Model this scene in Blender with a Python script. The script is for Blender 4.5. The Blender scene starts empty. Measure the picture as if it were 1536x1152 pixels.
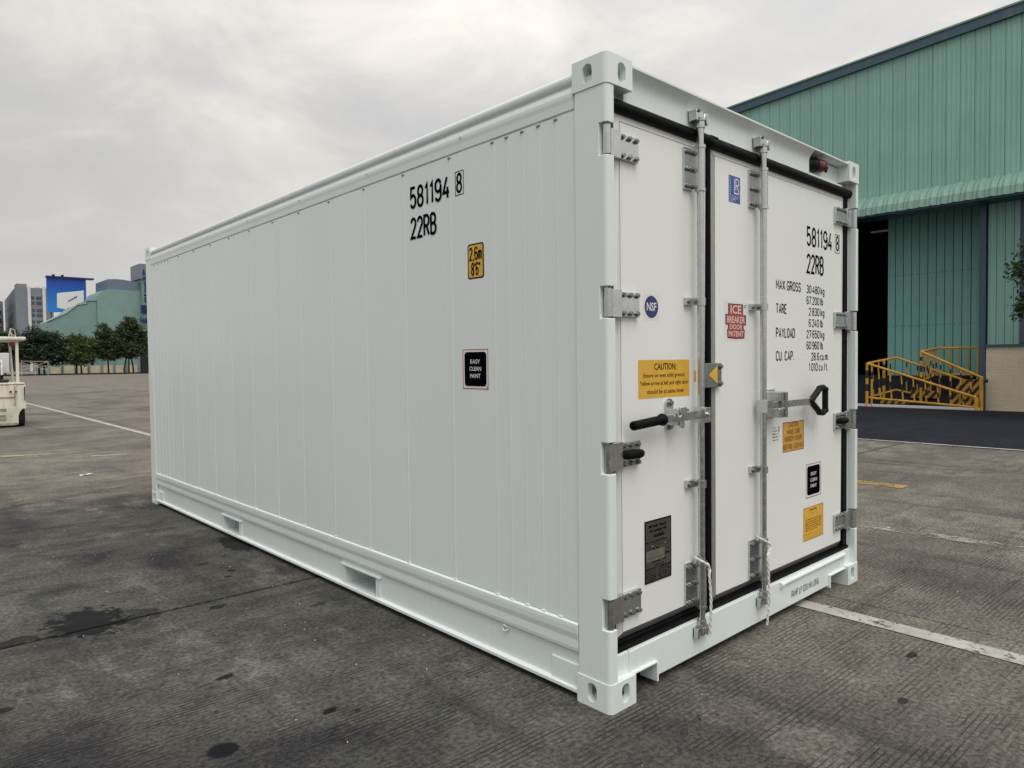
import bpy, bmesh, math, random
from mathutils import Matrix, Vector

random.seed(7)
SC = bpy.context.scene
COL = SC.collection

# ---------------------------------------------------------------- camera
cam_data = bpy.data.cameras.new("camera")
cam = bpy.data.objects.new("camera", cam_data)
COL.objects.link(cam)
cam_data.sensor_width = 36.0
cam_data.lens = 24.555
cam_data.clip_start = 0.05
cam_data.clip_end = 5000.0
cam.matrix_world = Matrix((
    (0.73501853, 0.03032751, -0.67736844, -2.11574),
    (-0.67794381, 0.01544114, -0.73495153, -1.74205),
    (-0.01182991, 0.99942074, 0.03190987, 1.40217),
    (0, 0, 0, 1)))
SC.camera = cam

# ---------------------------------------------------------------- world, sun, exposure
SUN_DIR = Vector((-0.20, -0.52, 0.88)).normalized()      # towards the sun, high behind thin cloud
W = bpy.data.worlds.new("World")
SC.world = W
W.use_nodes = True
wn, wl = W.node_tree.nodes, W.node_tree.links
wn.clear()
def wnode(t, **kw):
    n = wn.new(t)
    for k, val in kw.items():
        setattr(n, k, val)
    return n
w_out = wnode("ShaderNodeOutputWorld")
w_sky = wnode("ShaderNodeTexSky", sky_type='NISHITA', sun_disc=False)
w_sky.sun_elevation = math.asin(SUN_DIR.z)
w_sky.sun_rotation = math.atan2(SUN_DIR.x, SUN_DIR.y)
w_bg_sky = wnode("ShaderNodeBackground"); w_bg_sky.inputs[1].default_value = 0.10
wl.new(w_sky.outputs[0], w_bg_sky.inputs[0])
w_tc = wnode("ShaderNodeTexCoord")
w_sep = wnode("ShaderNodeSeparateXYZ"); wl.new(w_tc.outputs["Generated"], w_sep.inputs[0])
def wmath(op, a, b=None, clamp=False):
    n = wnode("ShaderNodeMath", operation=op, use_clamp=clamp)
    for i, x in enumerate((a, b)):
        if x is None: continue
        if isinstance(x, (int, float)): n.inputs[i].default_value = x
        else: wl.new(x, n.inputs[i])
    return n.outputs[0]
zup = wmath('MAXIMUM', w_sep.outputs[2], 0.0)
den = wmath('ADD', zup, 0.22)
w_cmb = wnode("ShaderNodeCombineXYZ")
wl.new(wmath('DIVIDE', w_sep.outputs[0], den), w_cmb.inputs[0])
wl.new(wmath('DIVIDE', w_sep.outputs[1], den), w_cmb.inputs[1])
def wnoise(scale, detail, rough, dist, off):
    mp = wnode("ShaderNodeMapping"); mp.inputs["Location"].default_value = off
    wl.new(w_cmb.outputs[0], mp.inputs[0])
    n = wnode("ShaderNodeTexNoise"); wl.new(mp.outputs[0], n.inputs["Vector"])
    n.inputs["Scale"].default_value = scale; n.inputs["Detail"].default_value = detail
    n.inputs["Roughness"].default_value = rough; n.inputs["Distortion"].default_value = dist
    return n.outputs[0]
n_big = wnoise(0.8, 2.0, 0.5, 0.3, (5.2, 2.3, 0))
n_mid = wnoise(2.4, 5.0, 0.58, 0.5, (7.7, 4.2, 0))
n_mix = wmath('ADD', wmath('MULTIPLY', n_big, 0.45), wmath('MULTIPLY', n_mid, 0.55))
w_ramp = wnode("ShaderNodeValToRGB")
e = w_ramp.color_ramp.elements
e[0].position = 0.38; e[0].color = (0.560, 0.556, 0.550, 1)
e[1].position = 0.64; e[1].color = (0.84, 0.800, 0.735, 1)
m = e.new(0.50); m.color = (0.635, 0.620, 0.598, 1)
wl.new(n_mix, w_ramp.inputs[0])
# hazy band near the horizon: clouds flatten out
w_hz = wnode("ShaderNodeMapRange"); w_hz.inputs[1].default_value = 0.0; w_hz.inputs[2].default_value = 0.34
wl.new(zup, w_hz.inputs[0])
w_mixh = wnode("ShaderNodeMix", data_type='RGBA'); wl.new(w_hz.outputs[0], w_mixh.inputs[0])
w_mixh.inputs[6].default_value = (0.690, 0.656, 0.634, 1)
wl.new(w_ramp.outputs[0], w_mixh.inputs[7])
# overcast sky grows brighter towards the zenith
w_z = wmath('ADD', 0.94, wmath('MULTIPLY', wmath('POWER', zup, 2.4), 2.1))
# the cloud is thinner, hence brighter, on the sun's side
w_side = wmath('ADD', 0.965, wmath('ADD', wmath('MULTIPLY', w_sep.outputs[0], 0.15), wmath('MULTIPLY', w_sep.outputs[1], -0.06)))
w_z = wmath('MULTIPLY', w_z, w_side)
w_bg_c = wnode("ShaderNodeBackground")
wl.new(w_mixh.outputs[2], w_bg_c.inputs[0]); wl.new(w_z, w_bg_c.inputs[1])
w_mix = wnode("ShaderNodeMixShader"); w_mix.inputs[0].default_value = 0.94
wl.new(w_bg_sky.outputs[0], w_mix.inputs[1]); wl.new(w_bg_c.outputs[0], w_mix.inputs[2])
wl.new(w_mix.outputs[0], w_out.inputs[0])

sun_d = bpy.data.lights.new("sun", 'SUN')
sun_d.energy = 1.45
sun_d.angle = math.radians(35)
sun_d.color = (1.0, 0.965, 0.91)
sun = bpy.data.objects.new("sun", sun_d)
COL.objects.link(sun)
sun.rotation_euler = SUN_DIR.to_track_quat('Z', 'Y').to_euler()

SC.view_settings.view_transform = 'Standard'
SC.view_settings.look = 'None'
SC.view_settings.exposure = 0.06
SC.view_settings.gamma = 1.0

# ---------------------------------------------------------------- helpers
MATS = {}
class NT:
    """small helper round a material's node tree"""
    def __init__(s, name):
        s.m = bpy.data.materials.new(name); s.m.use_nodes = True
        s.n, s.l = s.m.node_tree.nodes, s.m.node_tree.links
        s.b = s.n["Principled BSDF"]
        MATS[name] = s.m
    def new(s, t, **kw):
        n = s.n.new(t)
        for k, val in kw.items(): setattr(n, k, val)
        return n
    def put(s, x, sock):
        if isinstance(x, (int, float)): sock.default_value = x
        elif isinstance(x, tuple): sock.default_value = (x + (1,))[:4] if len(sock.default_value) == 4 else x
        else: s.l.new(x, sock)
    def pos(s, scale=(1, 1, 1), loc=(0, 0, 0), rot=(0, 0, 0), obj=False):
        if obj:
            g = s.new("ShaderNodeTexCoord").outputs["Object"]
        else:
            g = s.new("ShaderNodeNewGeometry").outputs["Position"]
        mp = s.new("ShaderNodeMapping")
        mp.inputs["Scale"].default_value = scale; mp.inputs["Location"].default_value = loc
        mp.inputs["Rotation"].default_value = rot
        s.l.new(g, mp.inputs[0])
        return mp.outputs[0]
    def noise(s, vec, scale, detail=4, rough=0.55, dist=0.0):
        n = s.new("ShaderNodeTexNoise"); s.l.new(vec, n.inputs["Vector"])
        n.inputs["Scale"].default_value = scale; n.inputs["Detail"].default_value = detail
        n.inputs["Roughness"].default_value = rough; n.inputs["Distortion"].default_value = dist
        return n.outputs[0]
    def ramp(s, x, p0, p1, c0=0.0, c1=1.0):
        n = s.new("ShaderNodeMapRange", interpolation_type='SMOOTHSTEP')
        s.l.new(x, n.inputs[0])
        n.inputs[1].default_value = p0; n.inputs[2].default_value = p1
        n.inputs[3].default_value = c0; n.inputs[4].default_value = c1
        return n.outputs[0]
    def math(s, op, a, b=None, clamp=False):
        n = s.new("ShaderNodeMath", operation=op, use_clamp=clamp)
        s.put(a, n.inputs[0])
        if b is not None: s.put(b, n.inputs[1])
        return n.outputs[0]
    def mix(s, f, a, b, mode='MIX'):
        n = s.new("ShaderNodeMix", data_type='RGBA', blend_type=mode)
        s.put(f, n.inputs[0]); s.put(a, n.inputs[6]); s.put(b, n.inputs[7])
        return n.outputs[2]
    def bump(s, h, strength=0.3, dist=0.01, normal=None):
        n = s.new("ShaderNodeBump")
        n.inputs["Strength"].default_value = strength; n.inputs["Distance"].default_value = dist
        s.l.new(h, n.inputs["Height"])
        if normal is not None: s.l.new(normal, n.inputs["Normal"])
        return n.outputs[0]
    def fin(s, color=None, rough=None, metal=None, normal=None):
        if color is not None: s.put(color, s.b.inputs["Base Color"])
        if rough is not None: s.put(rough, s.b.inputs["Roughness"])
        if metal is not None: s.put(metal, s.b.inputs["Metallic"])
        if normal is not None: s.l.new(normal, s.b.inputs["Normal"])
        return s.m

def simple(name, col, rough=0.5, metal=0.0, var=0.12, scale=6.0, bump=0.0, bscale=60.0, spec=None):
    t = NT(name)
    p = t.pos()
    n = t.noise(p, scale, 5, 0.6)
    dark = tuple(c * (1 - var) for c in col); lite = tuple(min(1, c * (1 + var)) for c in col)
    c = t.mix(t.ramp(n, 0.3, 0.7), dark, lite)
    r = t.ramp(t.noise(p, scale * 2.3, 4), 0.3, 0.7, max(0.02, rough - 0.08), min(1, rough + 0.08))
    nrm = t.bump(t.noise(p, bscale, 4), bump, 0.004) if bump else None
    t.fin(c, r, metal, nrm)
    if spec is not None: t.b.inputs["Specular IOR Level"].default_value = spec
    return t.m

class MB:
    """collects shapes; build() links them as ONE mesh object"""
    def __init__(s): s.v = []; s.f = []; s.mi = []; s.sm = []
    def add(s, verts, faces, mi=0, smooth=False):
        o = len(s.v); s.v += [tuple(p) for p in verts]
        for f in faces:
            s.f.append(tuple(i + o for i in f)); s.mi.append(mi); s.sm.append(smooth)
        return s
    def box(s, x0, x1, y0, y1, z0, z1, mi=0):
        v = [(x, y, z) for z in (z0, z1) for y in (y0, y1) for x in (x0, x1)]
        return s.add(v, [(0, 2, 3, 1), (4, 5, 7, 6), (0, 1, 5, 4), (2, 6, 7, 3), (0, 4, 6, 2), (1, 3, 7, 5)], mi)
    def prism(s, poly, axis, a, b, mi=0, smooth=False, caps=True):
        """poly: 2D points, extruded along axis 'x','y','z' from a to b"""
        def P(p, t):
            if axis == 'x': return (t, p[0], p[1])
            if axis == 'y': return (p[0], t, p[1])
            return (p[0], p[1], t)
        n = len(poly)
        v = [P(p, a) for p in poly] + [P(p, b) for p in poly]
        f = [(i, (i + 1) % n, n + (i + 1) % n, n + i) for i in range(n)]
        s.add(v, f, mi, smooth)
        if caps:
            s.add(v, [tuple(range(n))[::-1], tuple(range(n, 2 * n))], mi)
        return s
    def tube(s, pts, r, n=10, mi=0, caps=True, smooth=True, phase=0.0):
        pts = [Vector(p) for p in pts]
        rr = r if isinstance(r, (list, tuple)) else [r] * len(pts)
        rings = []
        up = None
        for i, p in enumerate(pts):
            d = (pts[min(i + 1, len(pts) - 1)] - pts[max(i - 1, 0)]).normalized()
            if up is None:
                up = Vector((0, 0, 1)) if abs(d.z) < 0.9 else Vector((1, 0, 0))
            a = d.cross(up)
            if a.length < 1e-4: a = d.cross(Vector((0, 1, 0)))
            a.normalize(); up = a.cross(d).normalized(); b = up
            rings.append([p + rr[i] * (math.cos(2 * math.pi * k / n + phase) * a + math.sin(2 * math.pi * k / n + phase) * b) for k in range(n)])
        v = [q for ring in rings for q in ring]
        f = []
        for i in range(len(pts) - 1):
            for k in range(n):
                f.append((i * n + k, i * n + (k + 1) % n, (i + 1) * n + (k + 1) % n, (i + 1) * n + k))
        s.add(v, f, mi, smooth)
        if caps:
            L = (len(pts) - 1) * n
            s.add(v, [tuple(range(n))[::-1], tuple(range(L, L + n))], mi)
        return s
    def bolt(s, p, axis, r, h, mi=0):
        p = Vector(p); d = Vector(axis)
        s.tube([p, p + d * h * 0.35], r * 1.35, 10, mi)
        s.tube([p + d * h * 0.35, p + d * h], r, 6, mi, smooth=False)
        return s
    def build(s, name, mats, parent=None, bevel=0.0, seg=2, angle=35, loc=None):
        me = bpy.data.meshes.new(name)
        me.from_pydata(s.v, [], s.f)
        if not isinstance(mats, (list, tuple)): mats = [mats]
        for m_ in mats: me.materials.append(m_)
        me.polygons.foreach_set("material_index", s.mi)
        me.polygons.foreach_set("use_smooth", s.sm)
        me.update()
        if any(s.sm):
            try: me.set_sharp_from_angle(angle=math.radians(40))
            except Exception: pass
        o = link(name, me, parent)
        if loc: o.location = loc
        if bevel: add_bevel(o, bevel, seg, angle)
        return o
def add_bevel(o, w, seg=2, angle=35):
    md = o.modifiers.new("bevel", 'BEVEL')
    md.width = w; md.segments = seg; md.limit_method = 'ANGLE'; md.angle_limit = math.radians(angle)
    md.harden_normals = False
def link(name, data, parent=None):
    o = bpy.data.objects.new(name, data); COL.objects.link(o)
    if parent is not None:
        o.parent = parent
        if parent.type == 'EMPTY':
            o.matrix_parent_inverse = Matrix.Translation(-Vector(parent.location))
        elif parent.get("_own_loc"):
            o.matrix_parent_inverse = Matrix.Translation(-Vector(parent.location))
    return o
def thing(name, label, cat, loc=(0, 0, 0), group=None):
    o = bpy.data.objects.new(name, None); COL.objects.link(o)
    o.location = loc; o.empty_display_size = 0.3
    return tag(o, label, cat, group)
def tag(o, label, cat, group=None):
    o["label"] = label; o["category"] = cat
    if group: o["group"] = group
    return o
def structure(o, label=None):
    o["kind"] = "structure"
    if label: o["label"] = label
    return o
def inst(name, src, parent, loc=(0, 0, 0), scale=None, rotz=0.0):
    """another object that shares src's mesh"""
    o = link(name, src.data, parent)
    o.location = loc
    if scale: o.scale = scale
    o.rotation_euler = (0, 0, rotz)
    for md in src.modifiers:
        if md.type == 'BEVEL': add_bevel(o, md.width, md.segments, math.degrees(md.angle_limit))
    return o
def carve(o, cutters):
    """boolean-subtract the MB cutters from o and bake the result"""
    tmp = []
    for c in cutters:
        me = bpy.data.meshes.new("cut"); me.from_pydata(c.v, [], c.f); me.update()
        bm = bmesh.new(); bm.from_mesh(me); bmesh.ops.remove_doubles(bm, verts=bm.verts, dist=1e-6)
        bmesh.ops.recalc_face_normals(bm, faces=bm.faces); bm.to_mesh(me); bm.free()
        co = bpy.data.objects.new("cut", me); COL.objects.link(co)
        md = o.modifiers.new("bool", 'BOOLEAN'); md.operation = 'DIFFERENCE'; md.solver = 'EXACT'; md.object = co
        tmp.append(co)
    bm = bmesh.new(); bm.from_mesh(o.data); bmesh.ops.remove_doubles(bm, verts=bm.verts, dist=1e-6)
    bmesh.ops.recalc_face_normals(bm, faces=bm.faces); bm.to_mesh(o.data); bm.free()
    bpy.context.view_layer.update()
    dg = bpy.context.evaluated_depsgraph_get()
    me = bpy.data.meshes.new_from_object(o.evaluated_get(dg))
    o.modifiers.clear(); o.data = me
    for c in tmp: bpy.data.objects.remove(c)
    return o
def oval(cx, cy, w, h, n=20):
    """stadium outline, taller than wide (or wider than tall)"""
    pts = []
    r = min(w, h) / 2; ex = w / 2 - r; ey = h / 2 - r
    for k in range(n):
        a = 2 * math.pi * k / n
        c, s_ = math.cos(a), math.sin(a)
        pts.append((cx + r * c + (ex if c > 0 else -ex), cy + r * s_ + (ey if s_ > 0 else -ey)))
    return pts
def rrect(x0, y0, x1, y1, r, n=5):
    pts = []
    for cx, cy, a0 in ((x1 - r, y1 - r, 0), (x0 + r, y1 - r, 90), (x0 + r, y0 + r, 180), (x1 - r, y0 + r, 270)):
        for k in range(n):
            a = math.radians(a0 + 90 * k / (n - 1))
            pts.append((cx + r * math.cos(a), cy + r * math.sin(a)))
    return pts

# ---------------------------------------------------------------- materials
def white_paint(name, base, rough=0.26):
    t = NT(name)
    big = t.noise(t.pos(), 0.8, 3, 0.5)
    streak = t.noise(t.pos(scale=(7, 7, 0.35)), 1.0, 4, 0.55)
    c = t.mix(big, tuple(k * 0.95 for k in base), tuple(min(1, k * 1.04) for k in base))
    c = t.mix(t.math('MULTIPLY', streak, 0.06), c, tuple(k * 0.82 for k in base))
    oi = t.new("ShaderNodeObjectInfo")
    c = t.mix(t.math('MULTIPLY', oi.outputs["Random"], 0.05), c, tuple(k * 0.72 for k in base))
    r = t.math('ADD', rough - 0.06, t.math('MULTIPLY', t.noise(t.pos(scale=(3, 3, 0.6)), 1.0, 4, 0.6), 0.16))
    return t.fin(c, r, 0.0)
white_paint("white_paint", (0.74, 0.80, 0.795))  # same paint as the doors; cool skylight tint put into the colour
white_paint("white_door_paint", (0.78, 0.795, 0.78), 0.26)  # same container paint; warmer sunlit tone put into the colour

def galvanised(name, base=(0.60, 0.62, 0.62), rough=0.22, metal=0.95):
    t = NT(name)
    p = t.pos()
    vor = t.new("ShaderNodeTexVoronoi"); t.l.new(p, vor.inputs["Vector"]); vor.inputs["Scale"].default_value = 110
    sep = t.new("ShaderNodeSeparateColor"); t.l.new(vor.outputs["Color"], sep.inputs[0])
    k = t.math('ADD', t.math('MULTIPLY', sep.outputs[0], 0.35), t.math('MULTIPLY', t.ramp(t.noise(p, 22, 4), 0.3, 0.75), 0.65))
    c = t.mix(k, tuple(q * 0.86 for q in base), base)
    r = t.ramp(t.noise(p, 40, 3), 0.3, 0.7, rough - 0.05, rough + 0.10)
    return t.fin(c, r, metal)
galvanised("galvanised_steel")
galvanised("dull_steel", (0.30, 0.32, 0.32), 0.45)
galvanised("aluminium_trim", (0.40, 0.40, 0.385), 0.42, 0.55)
simple("black_rubber", (0.0035, 0.0035, 0.004), 0.6, 0, 0.3, 12, 0.2, 60, 0.12)
simple("black_plastic", (0.004, 0.004, 0.0045), 0.45, 0, 0.2, 20, spec=0.18)
simple("marking_black", (0.003, 0.0035, 0.005), 0.7, 0, 0.3, 30, spec=0.0)
simple("sticker_white", (0.74, 0.74, 0.73), 0.4, 0, 0.03)
simple("sticker_yellow", (0.68, 0.39, 0.040), 0.42, 0, 0.06, 20)
simple("sticker_orange", (0.60, 0.33, 0.055), 0.42, 0, 0.06, 20)
simple("sticker_brown", (0.20, 0.085, 0.02), 0.5, 0, 0.1, 20)
simple("sticker_blue", (0.020, 0.075, 0.33), 0.35, 0, 0.08, 20)
simple("sticker_navy", (0.012, 0.022, 0.13), 0.35, 0, 0.08, 20)
simple("sticker_red", (0.34, 0.045, 0.035), 0.4, 0, 0.1, 20)
simple("sticker_dark_red", (0.10, 0.012, 0.012), 0.4, 0, 0.1, 20)
simple("sticker_pink", (0.72, 0.55, 0.50), 0.4, 0, 0.05, 20)
simple("grey_plate", (0.10, 0.10, 0.092), 0.28, 0.6, 0.15, 9)
simple("plate_light", (0.24, 0.235, 0.20), 0.3, 0.6, 0.15, 12)
simple("red_plastic", (0.11, 0.007, 0.007), 0.3, 0, 0.1, 12)
simple("cord_white", (0.66, 0.66, 0.63), 0.8, 0, 0.12, 60, 0.5, 300)
simple("dark_void", (0.010, 0.010, 0.010), 0.8)  # near-black colour standing in for the shade of unlit interiors

def ground_mat(name, zones, dark, groove=0.0, darkness=(0.46, 0.64), stains=(), gcol=0.5, near=True):
    t = NT(name)
    p = t.pos()
    sp = t.new("ShaderNodeSeparateXYZ"); t.l.new(p, sp.inputs[0])
    big = t.noise(p, 0.5, 4, 0.6, 0.3)
    mid = t.noise(p, 2.7, 6, 0.68, 0.2)
    fine = t.noise(p, 46, 4, 0.75)
    m_ = t.ramp(mid, 0.30, 0.70)
    c = t.mix(m_, zones[0][0], zones[0][1])
    dk = 0.85
    if len(zones) > 1:
        zx = t.ramp(t.math('ADD', sp.outputs[0], t.math('MULTIPLY', t.math('SUBTRACT', big, 0.5), 3.0)), -0.3, 1.5)
        c = t.mix(zx, c, t.mix(m_, zones[1][0], zones[1][1]))
        zy = t.ramp(t.math('ADD', sp.outputs[1], t.math('MULTIPLY', t.math('SUBTRACT', mid, 0.5), 3.2)), 6.2, 7.4)
        c = t.mix(zy, c, t.mix(m_, zones[2][0], zones[2][1]))
        dk = t.math('SUBTRACT', 0.90, t.math('MULTIPLY', t.math('MAXIMUM', zx, zy), 0.42))
    blot = t.math('MULTIPLY', t.ramp(t.math('ADD', t.math('MULTIPLY', big, 0.6), t.math('MULTIPLY', mid, 0.4)), darkness[0], darkness[1]), dk)
    c = t.mix(blot, c, dark)
    streak = t.noise(t.pos(scale=(0.35, 2.6, 1), rot=(0, 0, 0.45)), 1.6, 5, 0.7)
    c = t.mix(t.math('MULTIPLY', t.ramp(streak, 0.54, 0.70), 0.42), c, dark)
    pale = t.noise(t.pos(scale=(1.2, 0.5, 1), loc=(4, 2, 0)), 1.9, 6, 0.72)
    c = t.mix(t.math('MULTIPLY', t.ramp(pale, 0.54, 0.70), 0.28), c, tuple(min(1, k * 1.5) for k in zones[min(1, len(zones) - 1)][1]))
    c = t.mix(0.75, c, t.mix(t.ramp(fine, 0.28, 0.72), (0.12, 0.12, 0.12), (0.88, 0.88, 0.87)), 'OVERLAY')
    if near:
        pit = t.ramp(t.noise(t.pos(loc=(3, 3, 0), scale=(0.7, 1, 1)), 34, 4, 0.62), 0.655, 0.70)
        c = t.mix(t.math('MULTIPLY', pit, 0.75), c, tuple(k * 0.30 for k in dark))
        pg = t.ramp(t.noise(t.pos(loc=(9, 1, 0)), 120, 2, 0.6), 0.70, 0.76)
        c = t.mix(t.math('MULTIPLY', pg, 0.6), c, (0.30, 0.29, 0.25))
    h = t.math('MULTIPLY', fine, 0.5)
    if groove:
        wv2 = t.new("ShaderNodeTexWave", wave_type='BANDS', bands_direction='Y', wave_profile='SIN')
        t.l.new(t.pos(rot=(0, 0, 0.028)), wv2.inputs["Vector"])
        wv2.inputs["Scale"].default_value = 2 * math.pi / 0.0235 / 20.0
        wv2.inputs["Distortion"].default_value = 0.9; wv2.inputs["Detail"].default_value = 3; wv2.inputs["Detail Scale"].default_value = 1.3
        gm = t.math('MULTIPLY', t.ramp(wv2.outputs[1], 0.03, 0.26, 1, 0),
                    t.ramp(t.noise(t.pos(scale=(1.0, 2.4, 1)), 2.2, 5, 0.72), 0.44, 0.60))
        gm = t.math('MULTIPLY', gm, t.ramp(fine, 0.30, 0.55))
        c = t.mix(t.math('MULTIPLY', gm, t.math('MULTIPLY', t.math('SUBTRACT', 1.0, t.math('MULTIPLY', zx, 0.35)), gcol)), c, tuple(k * 0.30 for k in dark))
        h = t.math('SUBTRACT', h, t.math('MULTIPLY', gm, groove))
    warp3 = t.noise(p, 15, 4, 0.68)
    if near:
        jd = t.math('ABSOLUTE', t.math('SUBTRACT', t.math('ADD', sp.outputs[1], t.math('MULTIPLY', sp.outputs[0], 0.021)), 2.50))
        jd = t.math('ADD', jd, t.math('MULTIPLY', t.math('SUBTRACT', warp3, 0.5), 0.05))
        c = t.mix(t.math('MULTIPLY', t.ramp(jd, 0.004, 0.030, 1, 0), 0.75), c, (0.010, 0.010, 0.011))
        trk = t.noise(t.pos(scale=(2.4, 0.12, 1), rot=(0, 0, -0.35)), 1.0, 4, 0.6)
        c = t.mix(t.math('MULTIPLY', t.ramp(trk, 0.58, 0.66), 0.35), c, dark)
    for (sx, sy, rx, ry, edge, amt) in stains:
        d = t.new("ShaderNodeMapping"); d.inputs["Location"].default_value = (-sx / rx, -sy / ry, 0)
        d.inputs["Scale"].default_value = (1 / rx, 1 / ry, 0)
        t.l.new(p, d.inputs[0])
        ln = t.new("ShaderNodeVectorMath", operation='LENGTH'); t.l.new(d.outputs[0], ln.inputs[0])
        dd = t.math('ADD', ln.outputs["Value"], t.math('MULTIPLY', t.math('SUBTRACT', warp3, 0.5), edge * 1.6))
        mk = t.math('MULTIPLY', t.ramp(dd, 0.74, 1.04, 1, 0), amt)
        c = t.mix(mk, c, (0.0065, 0.0072, 0.009))
    t.fin(c, 0.9, 0.0, t.bump(h, 0.6, 0.006))
    t.b.inputs["Specular IOR Level"].default_value = 0.12
    return t.m
STAINS = [(-1.27, 2.64, 0.19, 0.28, 1.5, 0.9), (-1.05, 2.55, 0.16, 0.14, 2.0, 0.6), (-1.62, 2.60, 0.18, 0.06, 2.0, 0.7),
          (-1.207, 0.822, 0.062, 0.058, 0.30, 0.97), (-0.783, 0.815, 0.035, 0.028, 1.3, 0.95), (-0.70, 0.74, 0.02, 0.016, 1.0, 0.7),
          (-0.03, 3.75, 0.11, 0.30, 0.9, 0.8), (-0.33, 3.05, 0.035, 0.03, 0.6, 0.85), (-0.40, 2.93, 0.03, 0.022, 0.6, 0.85),
          (-0.42, 3.35, 0.05, 0.04, 1.2, 0.6), (-0.66, 2.38, 0.055, 0.035, 1.5, 0.8), (-0.98, 1.42, 0.045, 0.022, 1.4, 0.9),
          (-1.75, 1.75, 0.035, 0.03, 1.2, 0.8), (-0.22, 2.0, 0.06, 0.03, 1.4, 0.6), (1.45, -0.62, 0.05, 0.02, 1.4, 0.8), (0.95, -0.75, 0.04, 0.02, 1.4, 0.75)]
Z_WORN = ((0.049, 0.050, 0.046), (0.122, 0.119, 0.103))
Z_RIGHT = ((0.102, 0.094, 0.079), (0.205, 0.190, 0.162))
Z_FAR = ((0.132, 0.117, 0.099), (0.215, 0.193, 0.166))
ground_mat("yard_concrete", (Z_WORN, Z_RIGHT, Z_FAR), (0.022, 0.0215, 0.026), 0.8, (0.46, 0.60), STAINS, 0.85)
ground_mat("far_concrete_yard", (Z_FAR,), (0.070, 0.062, 0.052), 0, (0.46, 0.66), (), 0, False)
ground_mat("asphalt_dark", (((0.012, 0.013, 0.019), (0.022, 0.024, 0.033)),), (0.010, 0.011, 0.016), 0, (0.46, 0.66), (), 0, False)
simple("joint_dirt", (0.006, 0.006, 0.006), 0.95, 0, 0.3, 30)

def worn_line(name, col, wear0, wear1):
    t = NT(name)
    p = t.pos()
    wear = t.math('ADD', t.math('MULTIPLY', t.noise(p, 26, 7, 0.75), 0.6), t.math('MULTIPLY', t.noise(p, 3.0, 5, 0.6), 0.4))
    c = t.mix(t.ramp(t.noise(p, 5, 6, 0.7), 0.3, 0.7), tuple(k * 0.72 for k in col), col)
    t.fin(c, 0.75)
    tr = t.new("ShaderNodeBsdfTransparent"); mx = t.new("ShaderNodeMixShader")
    t.l.new(t.ramp(wear, wear0, wear1), mx.inputs[0])
    t.l.new(t.b.outputs[0], mx.inputs[1]); t.l.new(tr.outputs[0], mx.inputs[2])
    t.l.new(mx.outputs[0], t.n["Material Output"].inputs[0])
worn_line("line_white", (0.42, 0.42, 0.385), 0.53, 0.60)
worn_line("line_white_faint", (0.34, 0.33, 0.30), 0.42, 0.55)
worn_line("line_yellow", (0.36, 0.24, 0.08), 0.47, 0.60)
worn_line("line_yellow_faint", (0.42, 0.36, 0.22), 0.44, 0.56)

def cladding(name, col, var=0.1):
    t = NT(name)
    p = t.pos()
    c = t.mix(t.ramp(t.noise(p, 0.8, 4), 0.3, 0.7), tuple(k * (1 - var) for k in col), col)
    st = t.noise(t.pos(scale=(6, 6, 0.25)), 1.5, 5, 0.65)
    c = t.mix(t.math('MULTIPLY', t.ramp(st, 0.52, 0.75), 0.35), c, tuple(k * 0.6 for k in col))
    oi = t.new("ShaderNodeObjectInfo")
    c = t.mix(t.math('MULTIPLY', oi.outputs["Random"], 0.22), c, tuple(k * 0.66 for k in col))
    drip = t.noise(t.pos(scale=(2.2, 2.2, 0.12)), 2.0, 5, 0.7)
    c = t.mix(t.math('MULTIPLY', t.ramp(drip, 0.56, 0.72), 0.30), c, (0.16, 0.17, 0.15))
    t.fin(c, 0.45, 0.0, t.bump(t.noise(p, 3, 3), 0.06, 0.03))
cladding("green_cladding", (0.240, 0.450, 0.400))
cladding("green_canopy", (0.160, 0.305, 0.255))
cladding("door_cladding", (0.215, 0.500, 0.455))
cladding("blue_trim", (0.045, 0.095, 0.135))
cladding("far_green", (0.195, 0.315, 0.295))
cladding("far_blue_grey", (0.135, 0.185, 0.240))
cladding("far_tower_grey", (0.175, 0.205, 0.245))
simple("far_concrete", (0.185, 0.205, 0.235), 0.8, 0, 0.08, 0.2)  # faded bluish: distance haze put into the colour
simple("far_white", (0.60, 0.60, 0.58), 0.8, 0, 0.05, 0.2)
simple("far_window", (0.055, 0.070, 0.095), 0.3, 0, 0.2, 0.3)
simple("cream_wall", (0.46, 0.40, 0.27), 0.85, 0, 0.12, 0.6)
def cream_brick(name):
    t = NT(name)
    br = t.new("ShaderNodeTexBrick")
    mp = t.pos(scale=(1, 1, 1), rot=(0, math.radians(90), math.radians(90)))
    g = t.new("ShaderNodeNewGeometry"); sp = t.new("ShaderNodeSeparateXYZ"); t.l.new(g.outputs["Position"], sp.inputs[0])
    cb = t.new("ShaderNodeCombineXYZ"); t.l.new(sp.outputs[1], cb.inputs[0]); t.l.new(sp.outputs[2], cb.inputs[1])
    t.l.new(cb.outputs[0], br.inputs["Vector"])
    br.inputs["Color1"].default_value = (0.64, 0.58, 0.44, 1); br.inputs["Color2"].default_value = (0.61, 0.55, 0.415, 1)
    br.inputs["Mortar"].default_value = (0.50, 0.45, 0.335, 1)
    br.inputs["Scale"].default_value = 1.0; br.inputs["Mortar Size"].default_value = 0.006
    br.inputs["Brick Width"].default_value = 0.24; br.inputs["Row Height"].default_value = 0.065
    c = t.mix(t.math('MULTIPLY', t.ramp(t.noise(t.pos(), 1.2, 6, 0.7), 0.45, 0.75), 0.5), br.outputs[0], (0.36, 0.32, 0.24))
    t.fin(c, 0.85, 0, t.bump(br.outputs["Fac"], 0.3, -0.004))
cream_brick("cream_brick")
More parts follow.
